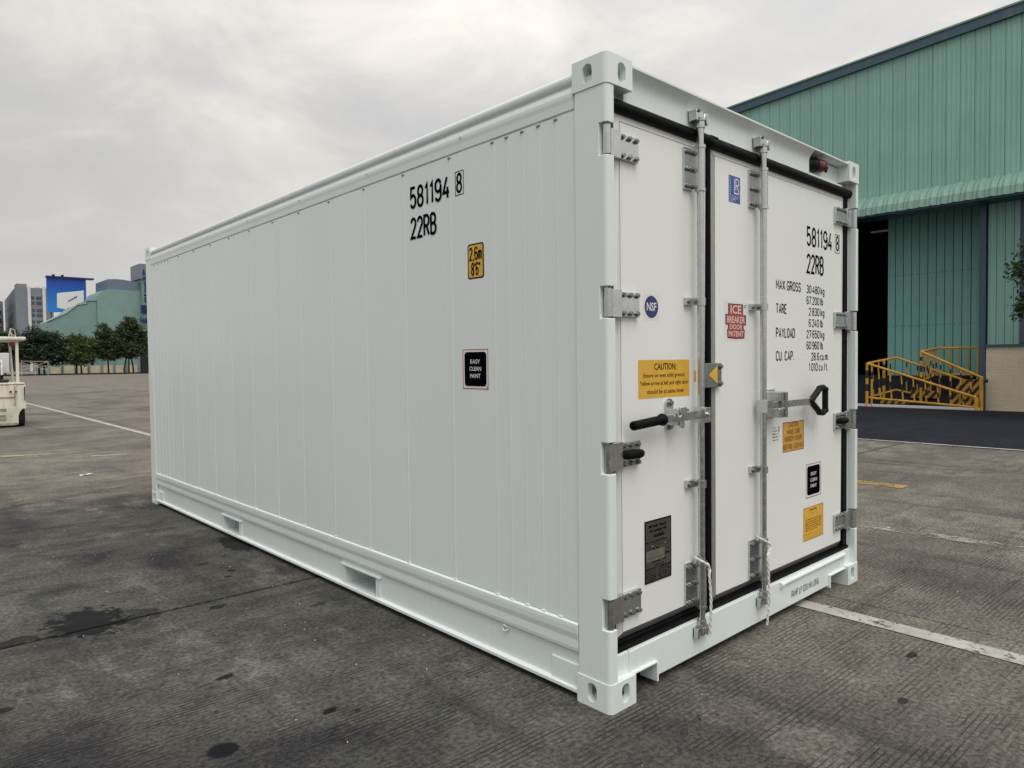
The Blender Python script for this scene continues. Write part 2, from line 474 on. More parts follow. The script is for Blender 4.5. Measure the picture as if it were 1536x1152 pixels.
simple("safety_yellow", (0.56, 0.30, 0.035), 0.5, 0, 0.18, 5)
simple("safety_black", (0.016, 0.015, 0.014), 0.6, 0, 0.3, 8)
def grimy(name, base, rust):
    t = NT(name)
    p = t.pos()
    c = t.mix(t.ramp(t.noise(t.pos(scale=(6, 6, 1.2)), 1.0, 6, 0.7), 0.45, 0.72), base, tuple(k * 0.62 for k in base))
    c = t.mix(t.ramp(t.noise(p, 9, 6, 0.75), 0.62, 0.68), c, rust)
    sp = t.new("ShaderNodeSeparateXYZ"); t.l.new(p, sp.inputs[0])
    t.fin(c, 0.5, 0, t.bump(t.noise(p, 12, 3), 0.15, 0.01))
grimy("fork_white", (0.72, 0.69, 0.60), (0.22, 0.13, 0.07))
simple("fork_rust", (0.36, 0.30, 0.20), 0.7, 0, 0.3, 6)
simple("tyre_rubber", (0.018, 0.017, 0.016), 0.85, 0, 0.3, 20, 0.4, 60)
simple("bark", (0.055, 0.040, 0.028), 0.9, 0, 0.3, 8, 0.6, 12)
def leaf_mat(name, c0, c1, trans=0.25):
    t = NT(name)
    g = t.new("ShaderNodeNewGeometry")
    c = t.mix(g.outputs["Random Per Island"], c0, c1)
    t.fin(c, 0.55)
    tl = t.new("ShaderNodeBsdfTranslucent"); t.l.new(c, tl.inputs[0])
    mx = t.new("ShaderNodeMixShader"); mx.inputs[0].default_value = trans
    t.l.new(t.b.outputs[0], mx.inputs[1]); t.l.new(tl.outputs[0], mx.inputs[2])
    t.l.new(mx.outputs[0], t.n["Material Output"].inputs[0])
leaf_mat("leaf_far", (0.018, 0.036, 0.018), (0.075, 0.110, 0.034))
leaf_mat("leaf_far_light", (0.026, 0.050, 0.016), (0.095, 0.130, 0.032))
leaf_mat("leaf_far_dark", (0.010, 0.024, 0.014), (0.036, 0.062, 0.026))
leaf_mat("leaf_near", (0.020, 0.045, 0.015), (0.060, 0.095, 0.028))
M = MATS

# ---------------------------------------------------------------- ground
ROT = -0.021
def gp(x, y, z=0.0):
    """slab grid coordinates -> world (the yard grid is turned by a degree)"""
    return (x * math.cos(ROT) - y * math.sin(ROT), x * math.sin(ROT) + y * math.cos(ROT), z)
mb = MB(); R_ = 2500
mb.add([(-R_, -R_, -0.045), (R_, -R_, -0.045), (R_, R_, -0.045), (-R_, R_, -0.045)], [(0, 1, 2, 3)])
ground_base = structure(mb.build("ground", M["far_concrete_yard"]), "worn brown-grey concrete yard reaching to the horizon")
mb = MB()
pts = [gp(-19, -11), gp(10.45, -11), gp(10.45, 43.2), gp(-19, 43.2)]
mb.add([(x, y, -0.034) for x, y, z in pts], [(0, 1, 2, 3)])
structure(mb.build("joint_bed", M["joint_dirt"]), "dark dirt filling the slab joints")
xs = [-18.0, -14.0, -10.0, -6.0, -2.0, 2.02, 6.15, 10.28]
ys = [-10.9, -6.4, -1.95, 2.50, 7.0, 11.5, 16.0, 20.5, 25.0, 29.5, 34.0, 38.5, 43.0]
for i in range(len(xs) - 1):
    for j in range(len(ys) - 1):
        # leave out slabs that no view near the photograph's can see
        if xs[i + 1] < -5 and ys[j + 1] < 12: continue
        if xs[i + 1] < -9 and ys[j + 1] < 26: continue
        g = 0.0085
        x0, x1, y0, y1 = xs[i] + g, xs[i + 1] - g, ys[j] + (0.012 if abs(ys[j] - 2.5) < .01 else g), ys[j + 1] - (0.012 if abs(ys[j + 1] - 2.5) < .01 else g)
        dz = [random.uniform(-0.003, 0.0) for _ in range(4)]
        top = [gp(x0, y0, dz[0]), gp(x1, y0, dz[1]), gp(x1, y1, dz[2]), gp(x0, y1, dz[3])]
        bot = [(p[0], p[1], -0.033) for p in top]
        mb = MB().add(top + bot, [(0, 1, 2, 3), (0, 4, 5, 1), (1, 5, 6, 2), (2, 6, 7, 3), (3, 7, 4, 0)])
        mname = "yard_concrete"
        s_ = mb.build("concrete_slab", M[mname], ground_base)
        add_bevel(s_, 0.004, 1)
# asphalt lane in front of the warehouse
mb = MB()
mb.add([(10.42, -40, 0.004), (19.0, -40, 0.004), (19.0, 24, 0.004), (10.42, 24, 0.004)], [(0, 1, 2, 3)])
structure(mb.build("asphalt_lane", M["asphalt_dark"]), "dark asphalt lane in front of the green warehouse")
def strip(name, mat, a, b, w, z, label):
    a, b = Vector(a), Vector(b); d = (b - a).normalized(); n = Vector((-d.y, d.x)) * w / 2
    nseg = max(1, int((b - a).length / 1.0)); v = []; f = []
    for k in range(nseg + 1):
        p = a.lerp(b, k / nseg); v += [(p.x - n.x, p.y - n.y, z), (p.x + n.x, p.y + n.y, z)]
        if k: f.append((2 * k - 2, 2 * k - 1, 2 * k + 1, 2 * k))
    return structure(MB().add(v, f).build(name, M[mat]), label)
strip("road_marking", "line_white", (1.60, -8), (2.62, 40), 0.125, 0.004, "worn white line passing under the container")
strip("road_marking", "line_white", (10.36, -40), (10.36, 24), 0.10, 0.009, "white edge line of the dark asphalt lane")
strip("road_marking", "line_yellow", (6.06, 0.90), (6.0, 5.2), 0.22, 0.004, "short worn yellow line right of the container")
strip("road_marking", "line_white_faint", (4.1, -3.5), (3.85, 4.0), 0.16, 0.004, "faint scuffed white line right of the container")
strip("road_marking", "line_white", (0.42, 10.75), (0.86, 10.58), 0.09, 0.004, "short white dash on the yard left of the container")
strip("road_marking", "line_yellow_faint", (-2.6, 12.6), (0.15, 11.5), 0.18, 0.004, "faded yellowish paint streak on the yard near the forklift")
# litter: scraps of paper, pebbles
mb = MB(); rnd = random.Random(3)
for k in range(230):
    x = rnd.uniform(-2.2, 3.2); y = rnd.uniform(-1.6, 6.5)
    if 0 < x < 2.44 and y > 0: continue
    r = rnd.uniform(0.0018, 0.0042) * (2.0 if rnd.random() < 0.06 else 1)
    a = rnd.random() * 6.28
    P_ = [(x + r * rnd.uniform(.6, 1.2) * math.cos(a + q * 1.57), y + r * rnd.uniform(.6, 1.2) * math.sin(a + q * 1.57), 0.0008) for q in range(4)]
    top = (x, y, 0.0008 + r * 0.7)
    mb.add(P_ + [top], [(0, 1, 4), (1, 2, 4), (2, 3, 4), (3, 0, 4)], 0 if rnd.random() < .72 else 1)
lit = mb.build("grit", [M["sticker_white"], M["joint_dirt"]])
lit["kind"] = "stuff"; lit["label"] = "pale grit and crumbs scattered over the concrete"
for (x, y, w, l, a) in ((-0.075, 8.62, 0.17, 0.05, 0.3), (0.70, 8.42, 0.10, 0.035, -0.4)):
    mb = MB()
    for k in range(4):
        t0, t1 = -l * (k / 2 - 1), 0
    n = 5; v = []; f = []
    for i in range(n):
        for j in range(3):
            u = (i / (n - 1) - 0.5) * w; q = (j / 2 - 0.5) * l
            v.append((x + u * math.cos(a) - q * math.sin(a), y + u * math.sin(a) + q * math.cos(a), 0.004 + 0.012 * abs(math.sin(i * 1.9 + j))))
    for i in range(n - 1):
        for j in range(2):
            b = i * 3 + j; f.append((b, b + 3, b + 4, b + 1))
    o = mb.add(v, f).build("paper_scrap", M["sticker_white"])
    sd = o.modifiers.new("solid", 'SOLIDIFY'); sd.thickness = 0.001
    tag(o, "larger crumpled white paper scrap on the yard below the forklift" if w > 0.12 else "small white paper scrap beside the container's far corner", "litter")

# ---------------------------------------------------------------- lettering
def arc(cx, cy, rx, ry, a0, a1, n=8):
    return [(cx + rx * math.cos(math.radians(a0 + (a1 - a0) * k / n)), cy + ry * math.sin(math.radians(a0 + (a1 - a0) * k / n))) for k in range(n + 1)]
G = {}
G['0'] = G['O'] = (.5, [arc(.25, .72, .25, .28, 0, 180) + arc(.25, .28, .25, .28, 180, 360) + [(.5, .72)]])
G['1'] = (.26, [[(.02, .80), (.2, 1), (.2, 0)]])
G['2'] = (.5, [arc(.25, .74, .25, .26, 170, -25, 9) + [(0, 0.0), (.5, 0)]])
G['3'] = (.5, [arc(.24, .76, .24, .24, 160, -80, 8) + [(.18, .52)], [(.18, .52)] + arc(.24, .27, .26, .27, 80, -160, 9)])
G['4'] = (.52, [[(.33, 1), (0, .27), (.52, .27)], [(.38, .52), (.38, 0)]])
G['5'] = (.5, [[(.46, 1), (.06, 1), (.03, .52)] + arc(.25, .32, .25, .31, 125, -155, 11)])
G['6'] = (.5, [arc(.25, .75, .25, .25, 20, 180, 7) + [(0, .28)] + arc(.25, .29, .25, .29, 180, 540, 14)])
G['7'] = (.5, [[(0, 1), (.5, 1), (.16, 0)]])
G['8'] = (.5, [arc(.25, .755, .22, .245, -90, 270, 14), arc(.25, .265, .25, .265, 90, 450, 14)])
G['9'] = (.5, [[(.5 - x, 1 - y) for x, y in G['6'][1][0]]])
G['A'] = (.5, [[(0, 0), (.25, 1), (.5, 0)], [(.09, .30), (.41, .30)]])
G['B'] = (.5, [[(0, 0), (0, 1)], [(0, 1)] + arc(.24, .76, .22, .24, 90, -90, 8) + [(0, .52)], [(.2, .52)] + arc(.24, .26, .26, .26, 90, -90, 8) + [(0, 0)]])
G['C'] = (.5, [arc(.25, .74, .25, .26, 15, 180, 7) + arc(.25, .26, .25, .26, 180, 345, 7)])
G['D'] = (.5, [[(0, 0), (0, 1)] + arc(.2, .7, .3, .3, 90, 0, 5) + arc(.2, .3, .3, .3, 0, -90, 5) + [(0, 0)]])
G['E'] = (.44, [[(.44, 1), (0, 1), (0, 0), (.44, 0)], [(0, .52), (.36, .52)]])
G['F'] = (.44, [[(.44, 1), (0, 1), (0, 0)], [(0, .52), (.36, .52)]])
G['G'] = (.5, [arc(.25, .74, .25, .26, 15, 180, 7) + arc(.25, .26, .25, .26, 180, 360, 7) + [(.5, .46), (.27, .46)]])
G['I'] = (.12, [[(.06, 0), (.06, 1)]])
G['K'] = (.5, [[(0, 0), (0, 1)], [(.48, 1), (.02, .42)], [(.18, .60), (.5, 0)]])
G['L'] = (.42, [[(0, 1), (0, 0), (.42, 0)]])
G['M'] = (.6, [[(0, 0), (0, 1), (.3, .35), (.6, 1), (.6, 0)]])
G['N'] = (.5, [[(0, 0), (0, 1), (.5, 0), (.5, 1)]])
G['P'] = (.5, [[(0, 0), (0, 1)] + arc(.24, .73, .26, .27, 90, -90, 8) + [(0, .46)]])
G['R'] = (.5, [[(0, 0), (0, 1)] + arc(.24, .74, .26, .26, 90, -90, 8) + [(0, .48)], [(.24, .48), (.5, 0)]])
G['S'] = (.5, [arc(.25, .76, .24, .24, 20, 235, 8) + arc(.25, .25, .25, .25, 55, -165, 8)])
G['T'] = (.5, [[(0, 1), (.5, 1)], [(.25, 1), (.25, 0)]])
G['U'] = (.5, [[(0, 1)] + arc(.25, .26, .25, .26, 180, 360, 8) + [(.5, 1)]])
G['X'] = (.5, [[(0, 0), (.5, 1)], [(0, 1), (.5, 0)]])
G['Y'] = (.5, [[(0, 1), (.25, .45), (.5, 1)], [(.25, .45), (.25, 0)]])
G['.'] = (.1, [[(.05, 0), (.05, .09)]])
G[','] = (.12, [[(.08, .08), (.02, -.14)]])
G["'"] = (.1, [[(.05, 1), (.05, .78)]])
G['"'] = (.24, [[(.04, 1), (.04, .78)], [(.2, 1), (.2, .78)]])
G[':'] = (.1, [[(.05, .1), (.05, .2)], [(.05, .6), (.05, .7)]])
G['!'] = (.1, [[(.05, 1), (.05, .3)], [(.05, 0), (.05, .1)]])
G['k'] = (.38, [[(0, 0), (0, 1)], [(.36, .68), (.02, .28)], [(.14, .40), (.38, 0)]])
G['g'] = (.4, [arc(.2, .35, .2, .33, 0, 360, 12), [(.4, .68), (.4, -.1)] + arc(.2, -.1, .2, .16, 0, -150, 5)])
G['l'] = (.1, [[(.05, 0), (.05, 1)]])
G['b'] = (.4, [[(0, 1), (0, 0)], arc(.2, .34, .2, .34, 180, -180, 12)])
G['c'] = (.38, [arc(.2, .34, .2, .34, 40, 320, 9)])
G['u'] = (.4, [[(0, .68)] + arc(.2, .2, .2, .2, 180, 360, 6) + [(.4, .68)]])
G['m'] = (.6, [[(0, 0), (0, .68)], [(0, .5)] + arc(.15, .5, .15, .18, 180, 0, 5) + [(.3, 0)], [(.3, .5)] + arc(.45, .5, .15, .18, 180, 0, 5) + [(.6, 0)]])
G['f'] = (.3, [arc(.24, .8, .14, .2, 80, 180, 4) + [(.1, 0)], [(0, .62), (.28, .62)]])
G['t'] = (.3, [[(.1, .95), (.1, .12), (.2, 0), (.3, .03)], [(0, .65), (.28, .65)]])
def ribbon2d(pts, w):
    closed = len(pts) > 3 and abs(pts[0][0] - pts[-1][0]) + abs(pts[0][1] - pts[-1][1]) < 1e-6
    P_ = [Vector(p) for p in (pts[:-1] if closed else pts)]
    Q = [P_[0]]
    for p in P_[1:]:
        if (p - Q[-1]).length > 1e-5: Q.append(p)
    P_ = Q; n = len(P_); L_, R2 = [], []
    for i in range(n):
        a = P_[i - 1] if (i > 0 or closed) else None
        b = P_[(i + 1) % n] if (i < n - 1 or closed) else None
        d0 = (P_[i] - a).normalized() if a is not None else None
        d1 = (b - P_[i]).normalized() if b is not None else None
        if d0 is None: d0 = d1
        if d1 is None: d1 = d0
        n0 = Vector((-d0.y, d0.x)); n1 = Vector((-d1.y, d1.x))
        mt = n0 + n1
        if mt.length < 0.2: mt = n0
        mt.normalize(); k = min(1.9, 1.0 / max(0.3, mt.dot(n0)))
        L_.append(P_[i] + mt * w / 2 * k); R2.append(P_[i] - mt * w / 2 * k)
    v = [tuple(p) for p in L_] + [tuple(p) for p in R2]
    f = [(i, (i + 1) % n, n + (i + 1) % n, n + i) for i in range(n if closed else n - 1)]
    return v, f
def plane_door(y):
    return lambda u, w_, d: (u, y - d, w_)
def plane_side(x, y_left):
    """u runs to the viewer's right along the side wall (towards -y)"""
    return lambda u, w_, d: (x - d, y_left - u, w_)
def write(mb, P_, s, u0, v0, h, width=None, wfac=1.0, stroke=0.13, gap=0.23, space=0.36, d=0.0006, mi=0, mono=None):
    """stroke lettering; u0,v0 = lower left corner, h = cap height, width = total width to fit"""
    tot = 0
    for ch in s:
        tot += space if ch == ' ' else G[ch][0] + gap
    tot -= gap
    kx = (width / tot) if width else h * wfac
    x = u0
    for ch in s:
        if ch == ' ': x += space * kx; continue
        wd, strokes = G[ch]
        for si, st in enumerate(strokes):
            pts = [(x + p[0] * kx, v0 + p[1] * h) for p in st]
            vv, ff = ribbon2d(pts, stroke * h)
            mb.add([P_(a, b, d + 0.00015 * si) for a, b in vv], ff, mi)
        x += (wd + gap) * kx
    return x - gap * kx
def frame2d(mb, P_, u0, v0, u1, v1, w, d, mi):
    for (a, b, c, e_) in ((u0, v0, u1, v0 + w), (u0, v1 - w, u1, v1), (u0, v0 + w, u0 + w, v1 - w), (u1 - w, v0 + w, u1, v1 - w)):
        mb.add([P_(a, b, d), P_(c, b, d), P_(c, e_, d), P_(a, e_, d)], [(0, 1, 2, 3)], mi)
def poly2d(mb, P_, pts, d, mi):
    mb.add([P_(a, b, d) for a, b in pts], [tuple(range(len(pts)))], mi)
def slab2d(mb, P_, pts, d, mi):
    """thin sticker: face plus its edge"""
    n = len(pts)
    v = [P_(a, b, d) for a, b in pts] + [P_(a, b, -0.0005) for a, b in pts]
    mb.add(v, [tuple(range(n))] + [(i, (i + 1) % n, n + (i + 1) % n, n + i) for i in range(n)], mi)
def rect(u0, v0, u1, v1): return [(u0, v0), (u1, v0), (u1, v1), (u0, v1)]
FONTCACHE = {}
def font_mesh(s, bold=0.0):
    key = (s, bold)
    if key in FONTCACHE: return FONTCACHE[key]
    cu = bpy.data.curves.new("txt", 'FONT'); cu.body = s; cu.size = 1.0; cu.offset = bold; cu.resolution_u = 2
    o = bpy.data.objects.new("txt", cu); COL.objects.link(o)
    bpy.context.view_layer.update()
    me = bpy.data.meshes.new_from_object(o.evaluated_get(bpy.context.evaluated_depsgraph_get()))
    v = [(p.co.x, p.co.y) for p in me.vertices]; f = [tuple(p.vertices) for p in me.polygons]
    bpy.data.objects.remove(o); bpy.data.curves.remove(cu); bpy.data.meshes.remove(me)
    FONTCACHE[key] = (v, f)
    return v, f
def print_text(mb, P_, s, u0, v0, u1, h, d=0.0006, mi=0, bold=0.0):
    """built-in type fitted between u0 and u1, h = cap height"""
    v, f = font_mesh(s, bold)
    x0 = min(p[0] for p in v); x1 = max(p[0] for p in v)
    k = (u1 - u0) / (x1 - x0); ky = h / 0.69
    mb.add([P_(u0 + (p[0] - x0) * k, v0 + p[1] * ky, d) for p in v], f, mi)
def greek(mb, P_, u0, u1, v, h, d, mi, rnd, words=(2, 5)):
    """a row of print too small to read: a run of tiny unequal marks"""
    u = u0
    while u < u1 - h * 0.4:
        w_ = min(rnd.uniform(0.35, 0.75) * h, u1 - u)
        if rnd.random() < 0.83:
            hh = h * rnd.choice((0.65, 0.7, 1.0, 0.7))
            poly2d(mb, P_, rect(u, v, u + w_ * 0.72, v + hh), d, mi)
        u += w_ * (1.0 if rnd.random() < .85 else 1.7)

# ---------------------------------------------------------------- the container
WX, LY, HZ = 2.438, 6.058, 2.591
YD = 0.052          # door face, set back from the end frame
XP = 0.008          # side panel face
WP, DP, GV, DS, AL = M["white_paint"], M["white_door_paint"], M["galvanised_steel"], M["dull_steel"], M["aluminium_trim"]
con = thing("shipping_container", "large white refrigerated shipping container with double doors, standing on the yard", "container", (0, 0, 0))

# corner castings: a hollow block with oval openings, mirrored to eight corners
def make_casting():
    rc = 0.024
    pr = [(rc + rc * math.cos(math.radians(180 + 15 * k)), rc + rc * math.sin(math.radians(180 + 15 * k))) for k in range(7)]
    mb = MB().prism(pr + [(0.162, 0), (0.162, 0.178), (0, 0.178)], 'z', 0, 0.118)
    o = mb.build("corner_casting", WP)
    cav = MB().box(0.030, 0.148, 0.028, 0.164, 0.032, 0.090)
    s1 = MB().prism(oval(0.098, 0.062, 0.050, 0.078), 'x', -0.02, 0.06)
    s2 = MB().prism(oval(0.094, 0.062, 0.050, 0.078), 'y', -0.02, 0.06)
    s3 = MB().prism(oval(0.094, 0.098, 0.064, 0.124), 'z', -0.02, 0.06)
    # round the outer vertical edge
    carve(o, [cav, s1, s2, s3])
    return o
cast0 = make_casting()
def mirrored(me, sx, sy, sz, tx, ty, tz):
    m2 = me.copy()
    m2.transform(Matrix.Translation((tx, ty, tz)) @ Matrix.Diagonal((sx, sy, sz, 1)))
    if sx * sy * sz < 0: m2.flip_normals()
    return m2
for sx in (1, -1):
    for sy in (1, -1):
        for sz in (1, -1):
            e_ = 0.004
            me = mirrored(cast0.data, sx, sy, sz, -e_ if sx > 0 else WX + e_, -e_ if sy > 0 else LY + e_, 0 if sz > 0 else HZ)
            o = link("corner_casting", me, con); add_bevel(o, 0.007, 3, 40)
bpy.data.objects.remove(cast0)

# corner posts (door end: cut away at the hinges)
HZS = (2.262, 1.630, 1.017, 0.394)
def post_profile(x0, x1, y0, y1, r, sx, sy):
    """rectangle with its outer corner rounded"""
    pts = []
    for k in range(7):
        a = math.radians(180 + 90 * k / 6)
        pts.append((x0 + r + r * math.cos(a), y0 + r + r * math.sin(a)))
    pts += [(x1, y0), (x1, y1), (x0, y1)]
    return pts
def post(sx, sy, notch):
    mb = MB().prism(post_profile(0.0, 0.046, 0.0, 0.166, 0.018, 1, 1), 'z', 0.116, HZ - 0.116)
    o = mb.build("corner_post", WP)
    if notch:
        carve(o, [MB().box(-0.05, 0.08, -0.05, 0.040, z - 0.062, z + 0.062) for z in HZS])
    me = mirrored(o.data, sx, sy, 1, 0 if sx > 0 else WX, 0 if sy > 0 else LY, 0)
    bpy.data.objects.remove(o)
    o = link("corner_post", me, con); add_bevel(o, 0.003, 2, 40)
    return o
for sx in (1, -1):
    post(sx, 1, True); post(sx, -1, False)
# inner web of the posts, behind the hinge cut-outs
for s in (0, 1):
    x0, x1 = (0.004, 0.044) if s == 0 else (WX - 0.044, WX - 0.004)
    MB().box(x0, x1, 0.041, 0.16, 0.2, HZ - 0.2).build("post_web", M["aluminium_trim"], con)

# side wall: separate sheets, a folded seam between each pair
SEAMS = [0.166, 0.274, 0.375, 0.475, 0.575, 0.672, 0.992, 1.394, 1.794, 2.206, 2.620, 3.024, 3.433, 3.834, 4.239, 4.644, 5.049, 5.355, 5.454, 5.555, 5.659, 5.782, LY - 0.166]
ZB, ZT = 0.322, 2.414
for side in (0, 1):
    for a, b in zip(SEAMS[:-1], SEAMS[1:]):
        mb = MB(); nb = 4
        bel = random.uniform(-0.0008, 0.0022); xo = lambda t: XP - bel * math.sin(math.pi * t)      # sheets belly in or out a millimetre or two
        v = []; f = []
        for k in range(nb + 1):
            t = k / nb; y = a + 0.0025 + (b - a - 0.005) * t
            v += [(xo(t), y, ZB + 0.003), (xo(t), y, ZT - 0.003), (0.03, y, ZB + 0.003), (0.03, y, ZT - 0.003)]
            if k: q = 4 * k; f += [(q - 4, q - 3, q + 1, q), (q - 2, q + 2, q + 3, q - 1), (q - 4, q, q + 2, q - 2), (q - 3, q - 1, q + 3, q + 1)]
        f += [(0, 2, 3, 1), (4 * nb, 4 * nb + 1, 4 * nb + 3, 4 * nb + 2)]
        if side: v = [(WX - x, y, z) for x, y, z in v]
        mb.add(v, f).build("wall_sheet", WP, con)
    MB().box(*((0.02, 0.06) if side == 0 else (WX - 0.06, WX - 0.02)), 0.05, LY - 0.05, 0.2, HZ - 0.06).build("wall_core", WP, con)
    if side == 0:
        for y in SEAMS[1:-1]:
            mb = MB(); sp_ = 0.55 if y < 0.7 else 1.15
            pr = [(XP + 0.006, y - 0.008), (XP - 0.0008 * sp_, y - 0.005), (XP - 0.0018 * sp_, y), (XP - 0.0008 * sp_, y + 0.005), (XP + 0.006, y + 0.008)]
            mb.prism(pr, 'z', ZB + 0.004, ZT - 0.004)
            mb.box(XP - 0.006, XP + 0.004, y - 0.011, y + 0.011, ZB - 0.004, ZB + 0.004)
            mb.box(XP - 0.0050, XP + 0.004, y - 0.006, y + 0.014, ZT - 0.017, ZT - 0.010, 1)
            mb.build("seam_strip", [WP, DS], con)
# rails
def rail(name, prof, side, y0=0.172, y1=LY - 0.172, bevel=0.0025):
    p = prof if side == 0 else [(WX - x, z) for x, z in prof]
    mb = MB(); n = len(p)
    v = [(x, y0, z) for x, z in p] + [(x, y1, z) for x, z in p]
    mb.add(v, [(i, (i + 1) % n, n + (i + 1) % n, n + i) for i in range(n)] + [tuple(range(n)), tuple(range(n, 2 * n))[::-1]])
    return mb.build(name, WP, con, bevel)
TOP = [(0.05, 2.40), (0.0055, 2.4165), (0.0040, 2.450), (0.0015, 2.468), (0.0015, 2.482), (0.0045, 2.494), (0.0075, 2.501), (0.0095, 2.507),
       (0.0085, 2.513), (0.0040, 2.520), (0.0005, 2.529), (-0.001, 2.540), (0.0005, 2.550), (0.006, 2.559), (0.016, 2.565), (0.05, 2.568), (0.08, 2.566), (0.08, 2.40)]
BOT = [(0.05, 0.332), (0.006, 0.321), (-0.002, 0.316), (-0.003, 0.300), (-0.002, 0.276), (0.001, 0.262), (0.0035, 0.250), (0.0025, 0.215), (0.005, 0.200), (0.020, 0.188),
       (0.020, 0.050), (0.010, 0.046), (-0.001, 0.044), (-0.001, 0.029), (0.09, 0.029), (0.09, 0.332)]
for side in (0, 1):
    rail("top_rail", TOP, side)
    r_ = rail("bottom_rail", BOT, side, bevel=0.0)
    carve(r_, [MB().box(*((-0.05, 0.15) if side == 0 else (WX - 0.15, WX + 0.05)), a, b, 0.047, 0.158) for a, b in ((1.752, 2.106), (3.782, 4.105))])
    add_bevel(r_, 0.0025, 2)
    x0, x1 = (0.004, 0.30) if side == 0 else (WX - 0.30, WX - 0.004)
    for a, b in ((1.752, 2.106), (3.782, 4.105)):
        # fork pocket: floor, sides, roof plate
        mb = MB()
        mb.box(x0, x1, a - 0.012, b + 0.012, 0.030, 0.046); mb.box(x0 + 0.008, x1, a - 0.010, a + 0.001, 0.046, 0.165)
        mb.box(x0 + 0.008, x1, b - 0.001, b + 0.010, 0.046, 0.165); mb.box(x0 + 0.008, x1, a - 0.010, b + 0.010, 0.158, 0.168)
        mb.box(x1 - 0.004 if side == 0 else x0, x1 if side == 0 else x0 + 0.004, a, b, 0.04, 0.165)
        mb.build("fork_pocket", WP, con)
        sgn = 1 if side == 0 else -1
        xb = 0.0 if side == 0 else WX
        mb = MB()
        for (c0, c1, z0, z1, dx) in ((a - 0.05, b + 0.05, 0.160, 0.172, 0.004), (a - 0.042, a - 0.001, 0.048, 0.158, 0.013), (b + 0.001, b + 0.042, 0.048, 0.158, 0.013)):
            xa, xc = sorted((xb + sgn * dx, xb + sgn * 0.024)); mb.box(xa, xc, c0, c1, z0, z1)
        mb.build("pocket_frame", WP, con, 0.002)
    # gusset plates next to the castings
    for c0, c1 in ((0.176, 0.335), (LY - 0.335, LY - 0.176)):
        MB().box(*((0.012, 0.022) if side == 0 else (WX - 0.022, WX - 0.012)), c0, c1, 0.047, 0.140).build("gusset_plate", WP, con, 0.002)
# lashing ring and rivets on the near rails
mb = MB(); mb.tube([(0.018 - 0.012 * abs(math.sin(a)), 0.632 + 0.018 * math.cos(a), 0.176 + 0.012 * math.sin(a)) for a in [k * 2 * math.pi / 12 for k in range(13)]], 0.0035, 6)
mb.build("lashing_ring", WP, con)
mb = MB()
for y in (0.9, 1.75, 2.6, 3.45, 4.3, 4.95, 5.35):
    mb.tube([(0.006, y, 2.480), (-0.003, y, 2.480)], 0.007, 8)
mb.build("rail_rivets", WP, con)
# roof, floor, front wall
mb = MB(); n = 24; prof = []
for k in range(n * 4):
    y = 0.17 + (LY - 0.34) * k / (n * 4 - 1); z = 2.553 + (0.010 if (k % 4) in (1, 2) else 0)
    prof.append((y, z))
v = [(0.07, y, z) for y, z in prof] + [(WX - 0.07, y, z) for y, z in prof]; q = len(prof)
mb.add(v, [(i, i + 1, q + i + 1, q + i) for i in range(q - 1)]).build("roof_sheet", WP, con)
MB().box(0.08, WX - 0.08, 0.09, LY - 0.05, 0.17, 0.21).build("floor_deck", DS, con)
for k in range(11):
    y = 0.45 + k * 0.51
    if any(a - 0.1 < y < b + 0.1 for a, b in ((1.752, 2.106), (3.782, 4.105))): continue
    MB().box(0.09, WX - 0.09, y - 0.03, y + 0.03, 0.045, 0.17).build("cross_member", WP, con)
MB().box(0.05, WX - 0.05, LY - 0.06, LY - 0.02, 0.12, HZ - 0.12).build("front_wall", WP, con)
MB().box(0.16, WX - 0.16, LY - 0.07, LY - 0.01, 0.03, 0.13).build("front_sill", WP, con)
MB().box(0.16, WX - 0.16, LY - 0.07, LY - 0.01, 2.46, 2.57).build("front_header", WP, con)

# door header: curved C section with a recess at the right
HP = [(0.002, 2.578), (0.002, 2.570), (0.012, 2.560), (0.026, 2.546), (0.036, 2.526), (0.040, 2.500), (0.040, 2.442), (0.12, 2.442), (0.12, 2.578)]
RX = 1.825
def header_piece(x0, x1, prof, nm):
    mb = MB(); n = len(prof)
    v = [(x0, y, z) for y, z in prof] + [(x1, y, z) for y, z in prof]
    mb.add(v, [(i, (i + 1) % n, n + (i + 1) % n, n + i) for i in range(n)], 0, True)
    mb.add(v, [tuple(range(n)), tuple(range(n, 2 * n))[::-1]])
    o = mb.build(nm, WP, con)
    return o
header_piece(0.155, RX, HP, "door_header")
HP2 = [(0.002, 2.578), (0.002, 2.570), (0.100, 2.566), (0.110, 2.46), (0.042, 2.452), (0.042, 2.442), (0.13, 2.442), (0.13, 2.578)]
header_piece(RX, WX - 0.155, HP2, "header_recess")
MB().box(RX - 0.008, RX + 0.001, 0.0385, 0.12, 2.4525, 2.552).build("recess_end", WP, con)
MB().box(0.05, WX - 0.05, 0.070, 0.13, 2.43, 2.56).build("header_core", WP, con)
# red-and-black device tucked into the recess
mb = MB()
mb.tube([(1.86, 0.085, 2.515), (1.945, 0.062, 2.517)], [0.040, 0.042], 16, 0)
mb.tube([(1.945, 0.062, 2.517), (1.965, 0.057, 2.518), (2.01, 0.044, 2.518), (2.025, 0.040, 2.518)], [0.040, 0.041, 0.036, 0.022], 16, 1)
mb.tube([(2.005, 0.045, 2.552), (2.03, 0.038, 2.535), (2.05, 0.034, 2.512), (2.035, 0.034, 2.492), (2.02, 0.036, 2.497)], 0.0085, 8, 0)
mb.tube([(1.93, 0.045, 2.548), (1.96, 0.038, 2.552)], 0.007, 6, 2)
mb.build("door_valve", [M["black_plastic"], M["red_plastic"], GV], con)

